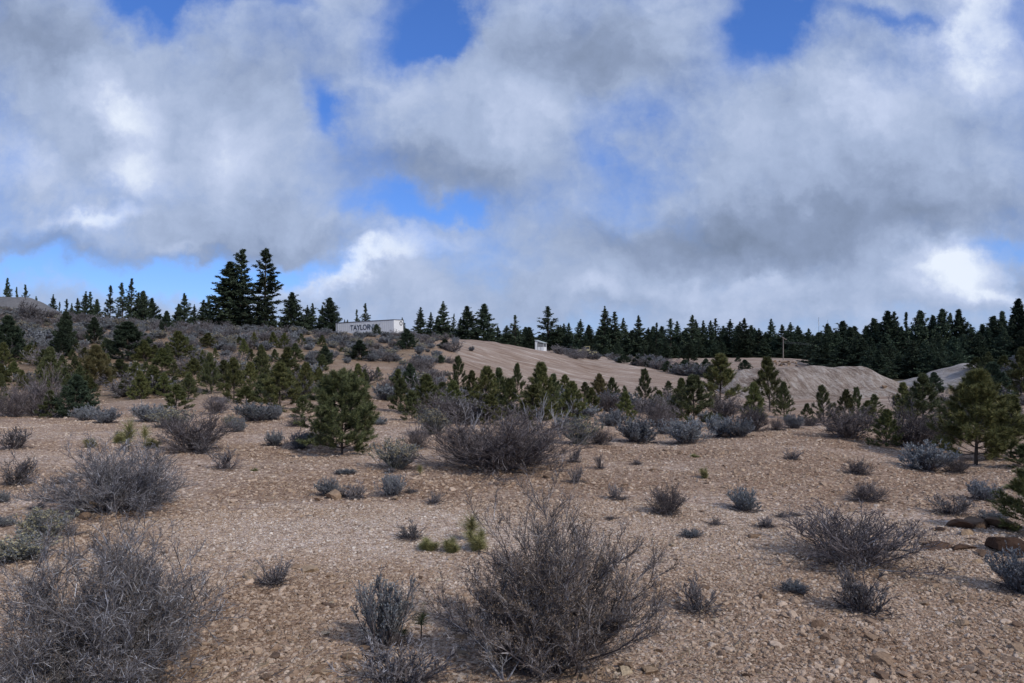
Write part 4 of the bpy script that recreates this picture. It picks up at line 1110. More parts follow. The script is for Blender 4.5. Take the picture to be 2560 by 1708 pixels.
for a in [
    # seedlings
    ('seedling', 1177, 1352, 1258, 88, 'bright single-stem pine seedling above the big foreground bush'),
    ('seedling_low', 1072, 1374, 1332, 56, 'low bushy pine seedling left of the bright single-stem seedling'),
    ('seedling_low', 1132, 1378, 1332, 56, 'low pine seedling between the bright seedling and the left one'),
    ('seedling_low', 1200, 1374, 1306, 70, 'olive pine seedling right behind the bright single-stem seedling'),
    ('seedling_dark', 1052, 1612, 1500, 84, 'dark pine seedling on a thin stem right of the upright wispy shrub'),
    ('seedling_dark', 1010, 1600, 1555, 60, 'drooping green sprig at the foot of the upright wispy shrub'),
    ('seedling', 1050, 1189, 1150, 26, 'small pine seedling right of the cream-topped rabbitbrush'),
    ('seedling_low', 1763, 1195, 1160, 28, 'small yellow-green sprout on open gravel'),
    ('seedling_low', 1737, 1143, 1130, 24, 'tiny green sprout near the gravel edge'),
    ('seedling_low', 637, 1178, 1166, 18, 'tiny green sprout right of the bare brown bush'),
    ('seedling', 322, 1130, 1022, 66, 'tall seedling with yellow-green top behind the silvery bush'),
    ('seedling', 362, 1110, 1048, 40, 'green seedling right of the tall yellow-green one'),
    ('seedling_low', 230, 1118, 1088, 40, 'low green sprout behind the left of the silvery bush'),
    ('seedling_low', 300, 1108, 1070, 36, 'yellow-green sprout below the tall seedling'),
    ('seedling_low', 380, 1120, 1085, 44, 'low green sprout behind the right of the silvery bush'),
    ('seedling_low', 2528, 1222, 1206, 40, 'dark green sprig of the pine at the right edge'),
    # named pines
    ('pine_big', 855, 1136, 910, 160, 'big round young pine with bare lower trunk, left of centre'),
    ('pine_olive', 2440, 1163, 912, 180, 'big olive pine standing on the gravel at right'),
    ('pine', 2528, 1145, 985, 110, 'olive pine behind the big olive pine at the right edge'),
    ('pine_olive', 2600, 1340, 1140, 160, 'near pine reaching in over the boulders at the right edge'),
    ('pine', 2560, 1168, 1110, 80, 'green low pine right of the big olive pine'),
    ('pine', 1925, 1028, 892, 82, 'tall open young pine standing before the dirt jump'),
    ('pine', 1885, 1062, 955, 62, 'olive young pine left of the tall one before the dirt jump'),
    ('pine', 1960, 1045, 955, 46, 'olive young pine right of the tall one before the dirt jump'),
    ('pine_thin', 2060, 1063, 963, 58, 'black open young pine alone before the dirt jump'),
    ('pine_thin', 2018, 1052, 1008, 34, 'small olive pine left of the black open young pine'),
    ('pine', 2112, 1058, 973, 54, 'young pine right of the black open young pine, left one of a pair'),
    ('pine_thin', 2143, 1052, 968, 44, 'young pine right of the black open young pine, right one of a pair'),
    ('pine_thin', 2185, 1040, 985, 42, 'feathery green young pine below the end of the dirt jump'),
    ('pine', 2258, 1055, 955, 60, 'young pine left of the broad one below the pale bank'),
    ('pine', 2308, 1060, 935, 92, 'broad young pine below the pale bank'),
    ('pine_dark', 2335, 985, 928, 40, 'dark small pine rising behind the broad young pine'),
    ('pine', 2215, 1117, 1022, 74, 'forked young pine at the right-hand gravel edge'),
    ('pine_dark', 2482, 1035, 900, 84, 'dark pine behind the top of the big olive pine'),
    ('pine_far', 2552, 1010, 870, 80, 'olive pine on the bank at the right edge'),
    ('pine_far', 2470, 930, 880, 36, 'yellow-green pine on top of the pale bank'),
    ('pine_far', 2510, 935, 890, 50, 'yellow-green pine on the pale bank near the right edge'),
    ('pine', 1800, 1015, 884, 100, 'tall olive pine left of the dirt jump'),
    ('pine', 1735, 1062, 938, 110, 'wide open-branched pine behind the sagebrush row'),
    ('pine', 1705, 1050, 945, 60, 'yellow-tipped pine left of the wide open-branched pine'),
    ('pine_thin', 1613, 1024, 922, 56, 'shapely open young pine against the dirt slope'),
    ('pine_thin', 1670, 990, 952, 32, 'small pine top right of the shapely open young pine'),
    ('pine', 1562, 1065, 978, 52, 'rounded olive pine behind the full sagebrush'),
    ('pine_thin', 1562, 1010, 964, 26, 'spindly pine top behind the rounded olive pine'),
    ('pine_yellow', 1497, 1005, 930, 42, 'golden-tipped narrow young pine against the dirt slope'),
    ('pine', 1532, 1005, 944, 44, 'dark olive pine right of the golden-tipped one'),
    ('pine', 1432, 1052, 952, 74, 'rusty olive round pine right of centre'),
    ('pine', 1412, 1010, 936, 48, 'dark pine behind the rusty olive round pine'),
    ('pine', 1462, 1010, 955, 40, 'small dark pine right of the rusty olive round pine'),
    ('pine', 1352, 1050, 905, 92, 'tall green pine in the middle of the thicket below the slope'),
    ('pine', 1330, 1065, 960, 90, 'soft green pine in front of the tall one in the thicket'),
    ('pine_thin', 1295, 1005, 908, 42, 'slim pine standing clear left of the tall green pine'),
    ('pine', 1250, 1040, 920, 64, 'pine at the right side of the dense dark thicket'),
    ('pine', 1212, 1045, 915, 90, 'dense dark pine heart of the thicket below the slope'),
    ('pine', 1180, 1030, 925, 50, 'pine at the left side of the dense dark thicket'),
    ('pine_thin', 1145, 1000, 890, 54, 'dark flat-topped pine left of the dense thicket'),
    ('pine', 1105, 1010, 955, 60, 'green pine below the flat-topped one'),
    ('pine', 1065, 1040, 935, 88, 'olive pine right of the clearing behind the round pine'),
    ('pine_dark', 1027, 985, 905, 46, 'dark narrow pine behind the olive one right of the clearing'),
    ('pine', 993, 985, 922, 46, 'yellow-lit pine at the right side of the clearing'),
    ('pine', 1030, 1050, 975, 64, 'low olive pine at the gap beside the wide dark bush'),
    ('pine', 945, 952, 917, 22, 'single small pine in the middle of the clearing'),
    ('pine', 893, 970, 908, 40, 'pine rising behind the right shoulder of the round pine'),
    ('pine', 912, 965, 922, 24, 'narrow pine behind the right side of the round pine'),
    ('pine', 905, 1035, 970, 60, 'olive pine right beside the round pine'),
    ('pine', 700, 1025, 905, 100, 'full olive pine left behind the round pine'),
    ('pine', 757, 1045, 990, 60, 'yellow-green low pine at the left of the round pine'),
    ('pine', 760, 1000, 905, 60, 'olive pine between the full olive pine and the round pine'),
    ('pine_far', 715, 965, 868, 66, 'twin-topped pine on the lower hillside'),
    ('pine_far', 655, 965, 862, 46, 'narrow bright-edged pine on the lower hillside'),
    ('pine', 585, 1008, 893, 66, 'round-headed pine with clear trunk on the lower hillside'),
    ('pine', 528, 985, 882, 54, 'dark feathery pine left of the round-headed pine'),
    ('pine', 480, 960, 895, 66, 'yellow-green pine left of the dark feathery pine'),
    ('pine', 440, 1030, 960, 66, 'low green pine on the lower hillside behind the cream rabbitbrush'),
    ('pine_far', 445, 900, 828, 70, 'dark double pine on the middle of the hillside'),
    ('pine_far', 405, 935, 870, 60, 'shaded green pine below the dark double pine'),
    ('pine_dark', 322, 900, 800, 100, 'large black-green pine on the left hillside'),
    ('pine_yellow', 237, 970, 856, 76, 'yellowing pine with a visible trunk on the left'),
    ('pine', 300, 945, 898, 60, 'green pine below the large black-green pine'),
    ('pine', 340, 955, 905, 50, 'small green pine right of the yellowing pine'),
    ('pine', 310, 992, 950, 44, 'rounded low pine right of the yellowing pine'),
    ('pine_dark', 190, 1042, 932, 84, 'black-green pine at the edge of the left gravel'),
    ('pine_thin', 128, 1045, 975, 56, 'faint thin pine left of the black-green pine'),
    ('pine', 128, 975, 868, 62, 'olive pine above the purple-grey bush on the left'),
    ('pine', 75, 912, 862, 50, 'olive pine right of the dark one at the left edge'),
    ('pine_dark', 160, 880, 775, 50, 'tall dark pine on the left hillside below the gravel mound'),
    ('pine_dark', 152, 893, 825, 50, 'dark green pine in front of the tall dark one on the left'),
    ('pine_dark', 25, 905, 785, 76, 'dark layered pine at the left edge below the gravel mound'),
    ('pine', 8, 930, 855, 44, 'bright olive pine cut by the left edge'),
    ('pine', 2, 1030, 935, 40, 'green pine low on the left edge'),
    ('pine_dark', 237, 860, 790, 38, 'dark pine just right of the tall dark one on the left hillside'),
    ('pine_far', 265, 890, 845, 34, 'small dark pine left of the large black-green pine'),
    ('pine_dark', 415, 830, 775, 28, 'small dark pine on the crest below the distant conifers'),
    ('pine_far', 520, 870, 832, 44, 'small pine high on the hillside left of the tallest conifers'),
    ('pine_far', 598, 862, 842, 26, 'tiny pine among sagebrush below the tallest conifers'),
    ('pine_far', 600, 818, 800, 16, 'small yellow-green pine on the crest before the tallest conifers'),
    ('pine_dark', 813, 910, 862, 38, 'dark pine on the hillside left below the trailer'),
    ('pine_far', 806, 928, 885, 34, 'green pine in front of the dark one below the trailer'),
    ('pine_dark', 898, 900, 848, 44, 'dark pine on the hillside right below the trailer lettering'),
    ('pine_dark', 941, 838, 809, 23, 'small dark pine standing in front of the trailer lettering'),
    ('pine_dark', 1020, 873, 820, 42, 'dark broad pine on the crest right of the trailer'),
    ('pine_dark', 1113, 872, 847, 26, 'small dark pine on the crest left of the dirt slope'),
    ('pine_dark', 1102, 908, 886, 20, 'tiny cone-shaped pine on the bare part of the hillside'),
    ('pine_far', 855, 880, 868, 16, 'tiny pine between the two dark hillside pines'),
    ('pine', 1270, 1050, 945, 70, 'olive pine between the dense thicket and the slim pine'),
    ('pine', 1225, 1062, 985, 70, 'yellow-green low pine before the dense dark thicket'),
    ('pine', 1385, 1040, 935, 60, 'olive pine between the tall green and the rusty round pine'),
    ('pine', 1130, 1045, 950, 70, 'broad olive pine below the flat-topped one'),
    ('pine', 1480, 1040, 968, 50, 'low olive pine below the golden-tipped one'),
    ('pine', 1000, 1030, 945, 60, 'olive pine below the yellow-lit pine'),
    ('pine', 1650, 1040, 975, 50, 'olive pine right of the shapely open pine'),
    ('pine', 2170, 1060, 1000, 50, 'low olive pine behind the dark shade-casting bush'),
    ('pine', 560, 965, 900, 50, 'small olive pine behind the round-headed pine'),
    ('pine', 625, 985, 905, 60, 'soft green pine right of the round-headed pine'),
    ('pine', 385, 985, 915, 60, 'green pine on the lower hillside left of the yellow-green pine'),
    ('pine', 470, 1000, 935, 50, 'low green pine below the yellow-green pine'),
    ('pine_far', 360, 905, 850, 50, 'green pine right of the large black-green pine'),
    ('pine_far', 500, 925, 890, 40, 'olive pine between hillside pines'),
    ('pine_far', 795, 955, 918, 30, 'small pine behind the left shoulder of the round pine'),
    ('pine_far', 615, 1010, 965, 56, 'yellow-green low pine right of the round-headed pine'),
    ('pine_far', 660, 1010, 935, 60, 'pine with thin trunk between round-headed pine and full olive pine'),
    ('pine_dark', 1862, 925, 898, 30, 'small dark pine on pale dirt left of the dirt jump'),
]:
    plant(*a)

# --- brush of the hillside, scattered over the stretches the photograph shows covered
clear_z = [(920, 928, 85, 24), (600, 1040, 400, 28), (965, 1030, 60, 22), (60, 1000, 25, 18), (280, 995, 30, 10)]
hs = random.Random(77)


def crest_row(u):
    return float(np.interp(u, [0, 130, 230, 400, 560, 700, 850, 1000, 1100, 1160], [776, 792, 802, 817, 822, 828, 838, 841, 848, 856]))


ps_ = random.Random(31)
done_ = [(t[1], t[2] + t[3] / 2) for t in things if NAME[t[4]] == 'young_pine']
for q in range(400):
    u = ps_.uniform(-10, 830); v = ps_.uniform(865, 1000)
    if any(((u - a) / c) ** 2 + ((v - b) / d) ** 2 < 1 for a, b, c, d in clear_z): continue
    if any(abs(u - a) < 26 and abs(v - b) < 16 for a, b in done_): continue
    if len(done_) > 210: break
    if ps_.random() < 0.55: continue
    hh_ = ps_.uniform(34, 74) * (0.55 + 0.45 * (v - 865) / 135)
    plant(ps_.choice(['pine_far', 'pine', 'pine_far', 'pine_thin']), u, v, v - hh_, hh_ * ps_.uniform(0.55, 0.85))
    done_.append((u, v))
PN = [(t[1], t[2] + t[3] / 2, t[0].scale[0] * F / max(t[0].location.y, 1)) for t in things if NAME[t[4]] == 'young_pine']
cand = []
for q in range(1700):
    u = hs.uniform(-20, 1150); t = hs.random() ** 1.25
    c0 = crest_row(u)
    v = c0 + 1.5 + t * (1000 - c0)
    if any(((u - a) / c) ** 2 + ((v - b) / d) ** 2 < 1 for a, b, c, d in clear_z): continue
    if v > 905 and 800 < u < 1000 and hs.random() < 0.72: continue
    if v > 930 and hs.random() < 0.45: continue
    if u > 1125 and v > 866: continue
    if u > 1000 and v > 880 and hs.random() < 0.25: continue
    if any(abs(u - pu) < 0.5 * pw + 6 and pb - 2 < v < pb + 32 for pu, pb, pw in PN): continue
    cand.append((u, v))
cand.sort(key=lambda p: p[1])
kept = []
for u, v in cand:
    sep_ = 6 + 0.09 * max(v - 800, 0)
    if all(abs(u - a) > sep_ * 1.25 or abs(v - b) > sep_ * 0.42 for a, b in kept): kept.append((u, v))
hs.shuffle(kept)
kept = kept[:470]
for u, v in kept:
    P = at(u, v)
    if P is None or P.y > 110: continue
    d = P.y
    kind = hs.choices(['bitter_far', 'sage_far', 'rabbit_far'], [0.30, 0.50, 0.20])[0]
    h = hs.uniform(0.36, 0.72) * (1.25 if kind == 'bitter_far' else 0.85)
    w = h * hs.uniform(1.3, 1.9)
    P.z -= 0.04
    put(kind, P, w, h, None, u, v - h / d * F / 2, h / d * F)
# bushes on the crest, against the sky, along the whole left hill
for u in list(range(-10, 1130, 22)):
    uu = u + hs.uniform(-8, 8)
    v = crest_row(uu) + 1.0
    P = at(uu, v + 1)
    if P is None or P.y > 110: continue
    kind = hs.choice(['bitter_far', 'bitter_far', 'sage_far'])
    h = hs.uniform(0.4, 0.8) * (0.6 if 800 < uu < 1010 else 1.0); P.z -= 0.05
    put(kind, P, h * hs.uniform(1.5, 2.1), h, None, uu, v - 12, h / P.y * F)
for a in [('bitter_far', 75, 812, 756, 70, 'tall bare bush against the gravel mound'), ('bitter_far', 20, 785, 765, 24, 'dark small bush against the foot of the gravel mound'), ('bitter_far', 42, 783, 770, 20, None),
          ('sage_far', 100, 858, 826, 62, 'pale sagebrush beside the bare orange soil on the left hill'), ('bitter_far', 1130, 880, 850, 50, 'brown bush at the top left of the dirt slope'), ('sage_far', 1180, 878, 866, 14, None)]:
    plant(*a)
# bushes along the far side of the dirt slope and in the thicket right of centre
for u, v, w, h in ((1440, 897, 2.2, 1.1), (1455, 896.5, 1.8, 1.3), (1478, 899, 2.2, 0.9), (1430, 893, 1.6, 1.4)):
    P = at(u, v)
    if P is not None: put('bitter_far', P, w, h, None, u, v - 7, 14)
for q in range(60):
    u = hs.uniform(1380, 1800); v = float(np.interp(u, [1380, 1450, 1550, 1620, 1700, 1800], [884, 893, 907, 921, 938, 950])) - hs.uniform(0, 14)
    P = at(u, v)
    if P is None: continue
    h = hs.uniform(0.7, 1.6); P.z -= 0.05
    put(hs.choice(['bitter_far', 'sage_far', 'bitter_far']), P, h * 1.6, h, None, u, v - 6, h / P.y * F)
for q in range(30):
    u = hs.uniform(1000, 1900); v = hs.uniform(1000, 1062)
    P = at(u, v)
    if P is None: continue
    h = hs.uniform(0.4, 0.8); P.z -= 0.03
    put(hs.choice(['bitter_far', 'sage_far']), P, h * 1.6, h, None, u, v - 15, h / P.y * F)
for q in range(30):
    u = hs.uniform(2200, 2580); v = hs.uniform(985, 1090)
    P = at(u, v)
    if P is None: continue
    h = hs.uniform(0.4, 0.8); P.z -= 0.03
    if q % 2: continue
    put('bitter_far', P, h * 1.7, h, None, u, v - 15, h / P.y * F)
for q in range(26):
    u = hs.uniform(2440, 2600); v = hs.uniform(905, 985)
    P = at(u, v)
    if P is None: continue
    h = hs.uniform(0.6, 1.2); P.z -= 0.03
    put(hs.choice(['bitter_far', 'sage_far', 'pine_far']), P, h * 1.4, h, None, u, v - 10, h / P.y * F)

# small pines and bushes between the dirt slope and the forest
for (u, vb, vt, w) in [(1515, 893, 868, 26), (1560, 908, 886, 34), (1592, 914, 890, 30), (1622, 918, 893, 34), (1650, 922, 898, 20), (1668, 930, 901, 26), (1690, 932, 905, 20), (1712, 935, 898, 40), (1740, 940, 905, 34), (1765, 930, 895, 30), (1722, 905, 858, 44), (1540, 899, 876, 20), (1778, 945, 912, 36), (1470, 888, 876, 18), (1845, 905, 890, 14)]:
    plant('pine_dark', u, vb, vt, w)

# --- skyline conifers: kind, column, distance, top row, width
FT = [
    ('fir', 15, 190, 693, 28), ('ponderosa', 44, 190, 716, 16), ('ponderosa', 63, 190, 710, 22), ('fir', 93, 185, 739, 18),
    ('fir', 133, 170, 735, 24), ('ponderosa', 149, 172, 753, 16), ('ponderosa', 168, 172, 746, 20), ('fir', 181, 176, 757, 16),
    ('fir', 195, 168, 744, 26), ('fir', 212, 166, 727, 30), ('ponderosa', 228, 168, 728, 26), ('bushy', 242, 170, 746, 30),
    ('ponderosa', 273, 160, 711, 32), ('ponderosa', 307, 160, 705, 34), ('ponderosa', 327, 162, 694, 30), ('fir', 345, 164, 730, 30), ('bushy', 360, 160, 725, 44), ('bushy', 382, 162, 743, 38),
    ('bushy', 443, 165, 758, 30), ('fir', 461, 160, 731, 34), ('fir', 485, 165, 760, 22), ('fir', 505, 160, 748, 34), ('fir', 522, 163, 741, 26),
    ('giant_dense', 572, 151, 652, 112), ('giant', 598, 150, 619, 66), ('giant', 662, 148, 616, 74), ('fir', 622, 150, 765, 26), ('fir', 680, 152, 782, 24), ('fir', 643, 150, 750, 22),
    ('bushy', 725, 160, 728, 56), ('fir', 768, 165, 762, 24), ('fir', 780, 165, 757, 26), ('fir', 803, 165, 762, 22), ('bushy', 826, 160, 742, 56), ('fir', 752, 172, 782, 24),
    ('ponderosa', 891, 190, 772, 20), ('ponderosa', 914, 190, 757, 24), ('fir', 862, 200, 798, 12), ('fir', 870, 200, 798, 14), ('fir', 1005, 160, 793, 20),
    ('fir', 1051, 160, 767, 30), ('fir', 1074, 165, 779, 22), ('fir', 1108, 160, 752, 36), ('fir', 1092, 160, 790, 26), ('ponderosa', 1133, 165, 783, 14), ('fir', 1120, 165, 800, 24), ('bushy', 1168, 158, 763, 48), ('fir', 1153, 160, 792, 24), ('bushy', 1208, 158, 757, 50),
    ('ponderosa', 1288, 200, 786, 34), ('fir', 1266, 200, 813, 32), ('bushy', 1250, 205, 835, 36), ('bushy', 1325, 195, 823, 30), ('fir', 1300, 205, 830, 30),
    ('ponderosa', 1371, 200, 764, 50), ('fir', 1393, 200, 812, 30), ('fir', 1410, 205, 808, 26), ('fir', 1422, 200, 806, 26), ('fir', 1449, 195, 797, 32), ('fir', 1472, 200, 811, 28), ('fir', 1496, 205, 825, 26), ('bushy', 1350, 215, 836, 44),
    ('fir', 1513, 190, 764, 38), ('ponderosa', 1541, 190, 778, 40), ('fir', 1557, 195, 794, 28), ('bushy', 1578, 205, 825, 34), ('fir', 1598, 190, 787, 34), ('fir', 1620, 200, 832, 24), ('ponderosa', 1640, 195, 805, 26), ('bushy', 1658, 205, 835, 34),
    ('ponderosa', 1676, 190, 795, 36), ('fir', 1692, 195, 802, 32), ('fir', 1730, 190, 786, 40), ('fir', 1742, 195, 798, 30), ('fir', 1758, 195, 800, 26), ('fir', 1776, 190, 800, 28), ('ponderosa', 1790, 195, 795, 30), ('bushy', 1710, 205, 825, 40),
    ('fir', 1823, 190, 797, 34), ('bushy', 1806, 205, 825, 36), ('fir', 1848, 195, 803, 26), ('fir', 1862, 185, 794, 36), ('fir', 1897, 190, 820, 36), ('fir', 1927, 190, 796, 30), ('fir', 1955, 190, 810, 34), ('fir', 1977, 185, 805, 34), ('bushy', 1915, 205, 835, 40), ('bushy', 1992, 200, 835, 36),
    ('fir', 2014, 180, 848, 32), ('bushy', 2044, 150, 829, 50), ('fir', 2078, 150, 814, 38), ('bushy', 2110, 140, 800, 62), ('bushy', 2088, 140, 828, 40), ('fir', 2147, 130, 828, 36),
    ('bushy', 2166, 120, 812, 50), ('bushy', 2184, 122, 793, 50), ('bushy', 2216, 118, 774, 66), ('fir', 2241, 124, 777, 46), ('ponderosa', 2263, 126, 777, 34), ('bushy', 2296, 118, 773, 62), ('bushy', 2326, 120, 785, 50), ('bushy', 2351, 118, 769, 60), ('fir', 2383, 124, 780, 42), ('bushy', 2402, 118, 770, 56), ('bushy', 2430, 120, 828, 50),
    ('bushy', 2456, 112, 808, 50), ('bushy', 2482, 110, 787, 56), ('bushy', 2505, 112, 775, 50), ('giant_dense', 2545, 105, 744, 80), ('bushy', 2580, 105, 760, 70), ('bushy', 2525, 108, 790, 50), ('bushy', 2130, 130, 850, 40),
]
for k_ind, u, d, vt, w in FT:
    far(k_ind, u, d, vt, w * (1.0 if k_ind[:5] == 'giant' else 1.28))
# lower trees standing behind and between them, so that the wood closes
fr_ = random.Random(9)
for q in range(70):
    u = fr_.uniform(1240, 2060); d = fr_.uniform(205, 240)
    far(fr_.choice(['fir', 'fir', 'bushy']), u, d, fr_.uniform(812, 846), fr_.uniform(34, 50))
for q in range(56):
    u = fr_.uniform(2040, 2620); d = fr_.uniform(100, 145)
    far(fr_.choice(['fir', 'bushy', 'bushy']), u, d, fr_.uniform(805, 860), fr_.uniform(50, 70))
for q in range(22):
    u = fr_.uniform(2170, 2440); d = fr_.uniform(86, 100)
    far(fr_.choice(['fir', 'bushy']), u, d, fr_.uniform(840, 900), fr_.uniform(44, 60))
for q in range(24):
    u = fr_.uniform(1450, 2040); d = fr_.uniform(176, 192)
    far('fir', u, d, fr_.uniform(845, 872), fr_.uniform(26, 40))
for q in range(34):
    u = fr_.uniform(110, 850); d = fr_.uniform(190, 250)
    far(fr_.choice(['fir', 'bushy']), u, d, fr_.uniform(775, 800) if u < 560 else fr_.uniform(790, 812), fr_.uniform(16, 28))
for q in range(12):
    u = fr_.uniform(1010, 1240); d = fr_.uniform(200, 240)
    far('fir', u, d, fr_.uniform(812, 832), fr_.uniform(16, 26))


# ------------------------------------------------------------------ rocks and gravel
def rock_mesh(seed, name, flat=0.6, sub=2, mat=None, cuts=12, kr=(0.45, 0.80)):
    rs_ = np.random.RandomState(seed)
    # icosphere by hand
    t = (1 + 5 ** 0.5) / 2
    v = [(-1, t, 0), (1, t, 0), (-1, -t, 0), (1, -t, 0), (0, -1, t), (0, 1, t), (0, -1, -t), (0, 1, -t), (t, 0, -1), (t, 0, 1), (-t, 0, -1), (-t, 0, 1)]
    f = [(0, 11, 5), (0, 5, 1), (0, 1, 7), (0, 7, 10), (0, 10, 11), (1, 5, 9), (5, 11, 4), (11, 10, 2), (10, 7, 6), (7, 1, 8), (3, 9, 4), (3, 4, 2), (3, 2, 6), (3, 6, 8), (3, 8, 9), (4, 9, 5), (2, 4, 11), (6, 2, 10), (8, 6, 7), (9, 8, 1)]
    v = [np.array(x, float) / np.linalg.norm(x) for x in v]
    for _ in range(sub):
        cache = {}; nf = []
        def mid(a, b):
            k = (min(a, b), max(a, b))
            if k not in cache:
                m = v[a] + v[b]; v.append(m / np.linalg.norm(m)); cache[k] = len(v) - 1
            return cache[k]
        for a, b, c in f:
            x, y, z = mid(a, b), mid(b, c), mid(c, a)
            nf += [(a, x, z), (b, y, x), (c, z, y), (x, y, z)]
        f = nf
    V = np.array(v)
    # flatten against random planes: angular facets
    for _ in range(cuts):
        n = rs_.normal(size=3); n /= np.linalg.norm(n); k = rs_.uniform(*kr)
        d = V @ n; over = d > k
        V[over] -= np.outer(d[over] - k, n)
    V *= np.array([1.0, rs_.uniform(0.65, 0.95), flat * rs_.uniform(0.8, 1.1)])
    V += rs_.normal(0, 0.012, V.shape)
    V /= np.abs(V[:, 0]).max()
    return mesh_from(name, [(V * 0.5, np.array(f), 0)], [mat])


rocks = [rock_mesh(400 + s, 'rock', 0.62, 2, M['rock'], 9, (0.34, 0.66)) for s in range(6)]
slabs = [rock_mesh(420 + s, 'rock', 0.4, 2, M['rock'], 8, (0.3, 0.62)) for s in range(3)]
darks = [rock_mesh(430 + s, 'boulder', 0.62, 2, M['rock_dark'], 8, (0.30, 0.60)) for s in range(4)]


def rock(u, v, wpx, label, mesh, name='rock', sink=0.25, cat='rock', group=None, rot=None, hs_=1.0, dz=0):
    P = at(u, v)
    if P is None: return
    w = wpx / F * P.y
    o = bpy.data.objects.new(name, mesh); col.objects.link(o)
    zh = 0.27 * w * hs_
    o.location = (P.x, P.y, P.z + zh * (1 - 2 * sink) + dz)
    o.rotation_euler = (rnd.uniform(-0.15, 0.15), rnd.uniform(-0.15, 0.15), rnd.uniform(0, 6.28) if rot is None else rot)
    o.scale = (w, w, w * hs_)
    o['category'] = cat
    if group: o['group'] = group
    things.append([o, u, v, wpx, 'rock' if name == 'rock' else 'boulder', label])
    return o


for (u, v, w, lab, msh, nm, sk, hs2) in [
    (2395, 1318, 78, 'dark lava boulder with flat top, left one of the upper outcrop row', darks[0], 'boulder', 0.22, 0.85),
    (2350, 1325, 46, 'low dark stone at the left tip of the outcrop', darks[1], 'boulder', 0.3, 0.6),
    (2450, 1318, 66, 'dark split boulder in the middle of the upper outcrop row', darks[2], 'boulder', 0.2, 0.9),
    (2515, 1325, 96, 'dark boulder at the right of the upper outcrop row under the pine', darks[3], 'boulder', 0.22, 0.8),
    (2352, 1368, 90, 'reddish boulder at the left of the lower outcrop row', darks[1], 'boulder', 0.3, 0.6),
    (2405, 1372, 70, 'rounded brown boulder in the lower outcrop row', darks[0], 'boulder', 0.25, 0.55),
    (2310, 1360, 50, 'tan flat stone at the left end of the lower outcrop row', slabs[0], 'rock', 0.3, 0.7),
    (2530, 1385, 104, 'darkest big boulder at the right edge', darks[2], 'boulder', 0.15, 1.0),
    (2465, 1388, 60, 'low brown slab left of the darkest boulder', darks[3], 'boulder', 0.3, 0.45),
    (2440, 1350, 40, None, darks[1], 'boulder', 0.4, 0.4),
    (990, 1250, 30, 'flat brown rock below the rounded grey sagebrush', slabs[1], 'rock', 0.1, 1.0),
    (832, 1246, 44, 'tan boulder in front of the grey clump', rocks[0], 'rock', 0.25, 1.0),
    (795, 1252, 26, 'split brown stone left of the tan boulder', slabs[2], 'rock', 0.2, 0.9),
    (230, 1280, 28, 'upright tan stone at the foot of the silvery bush', rocks[1], 'rock', 0.05, 1.6),
    (168, 1278, 34, 'yellowish stone left of the upright tan stone', rocks[2], 'rock', 0.25, 0.8),
    (215, 1297, 26, 'round brown stone below the upright tan stone', rocks[3], 'rock', 0.2, 1.0),
    (240, 1298, 20, 'small brown stone right of the round one on the left bank', rocks[4], 'rock', 0.2, 1.0),
    (190, 1290, 30, 'brown slab on the left bank', slabs[0], 'rock', 0.3, 0.8),
    (1811, 1093, 30, 'tan rock at the gravel edge between two sagebrushes', rocks[5], 'rock', 0.15, 1.1),
    (1367, 1195, 24, 'tan stone below the wide dark bush', rocks[0], 'rock', 0.2, 0.9),
    (1503, 1029, 14, 'reddish stone under the dark round bare bush', rocks[1], 'rock', 0.2, 1.0),
    (1620, 1683, 46, 'tan rock at the bottom edge right of the big foreground bush', rocks[2], 'rock', 0.2, 0.8),
    (1460, 1695, 20, 'pale round stone at the bottom edge under the big foreground bush', rocks[3], 'rock', 0.2, 0.9),
    (690, 1458, 20, 'pale stone at the foot of the small spiky dark shrub', rocks[4], 'rock', 0.2, 0.9),
    (690, 1645, 52, 'tan flat rock at the bottom left of centre', slabs[1], 'rock', 0.25, 0.9),
    (668, 1700, 44, 'pinkish stone at the bottom edge left of centre', rocks[5], 'rock', 0.25, 0.9),
    (770, 1428, 42, 'reddish brown rock right of the small spiky dark shrub', rocks[0], 'rock', 0.4, 0.7),
    (625, 1445, 54, 'brown slab left of the small spiky dark shrub', slabs[2], 'rock', 0.35, 0.8),
    (545, 1490, 34, 'pale flat stone right of the near left bush', slabs[0], 'rock', 0.3, 0.9),
    (820, 1512, 60, 'broad pinkish slab on gravel in the foreground', slabs[1], 'rock', 0.4, 0.5),
    (2370, 1425, 26, 'yellow rounded stone below the outcrop', rocks[1], 'rock', 0.2, 0.9),
    (2545, 1625, 56, 'orange-brown slab at the right edge low down', slabs[2], 'rock', 0.3, 0.8),
    (2180, 1600, 38, 'tan angular rock on the lower right gravel', rocks[2], 'rock', 0.25, 0.9),
    (2210, 1655, 54, 'broad brown rock on the lower right gravel', rocks[3], 'rock', 0.35, 0.7),
    (2200, 1690, 60, 'grey-brown boulder at the bottom edge on the right', rocks[4], 'rock', 0.35, 0.8),
    (2400, 1560, 40, 'tan stone wedge on the right gravel', rocks[5], 'rock', 0.25, 0.9),
    (2210, 970, 14, 'pale stone at the foot of the dirt jump', rocks[0], 'rock', 0.2, 1.0),
    (2375, 985, 20, 'pale boulder at the foot of the bank left of the big olive pine', rocks[3], 'rock', 0.1, 1.1),
]:
    rock(u, v, w, lab, msh, nm, sk, 'boulder' if nm == 'boulder' else 'rock', None, None, hs2)
for q in range(26):        # heap of stones below the pole
    u = rnd.uniform(1935, 1995); v = rnd.uniform(905, 916)
    rock(u, v, rnd.uniform(5, 11), None, rnd.choice(rocks), group='stones heaped by the pole')
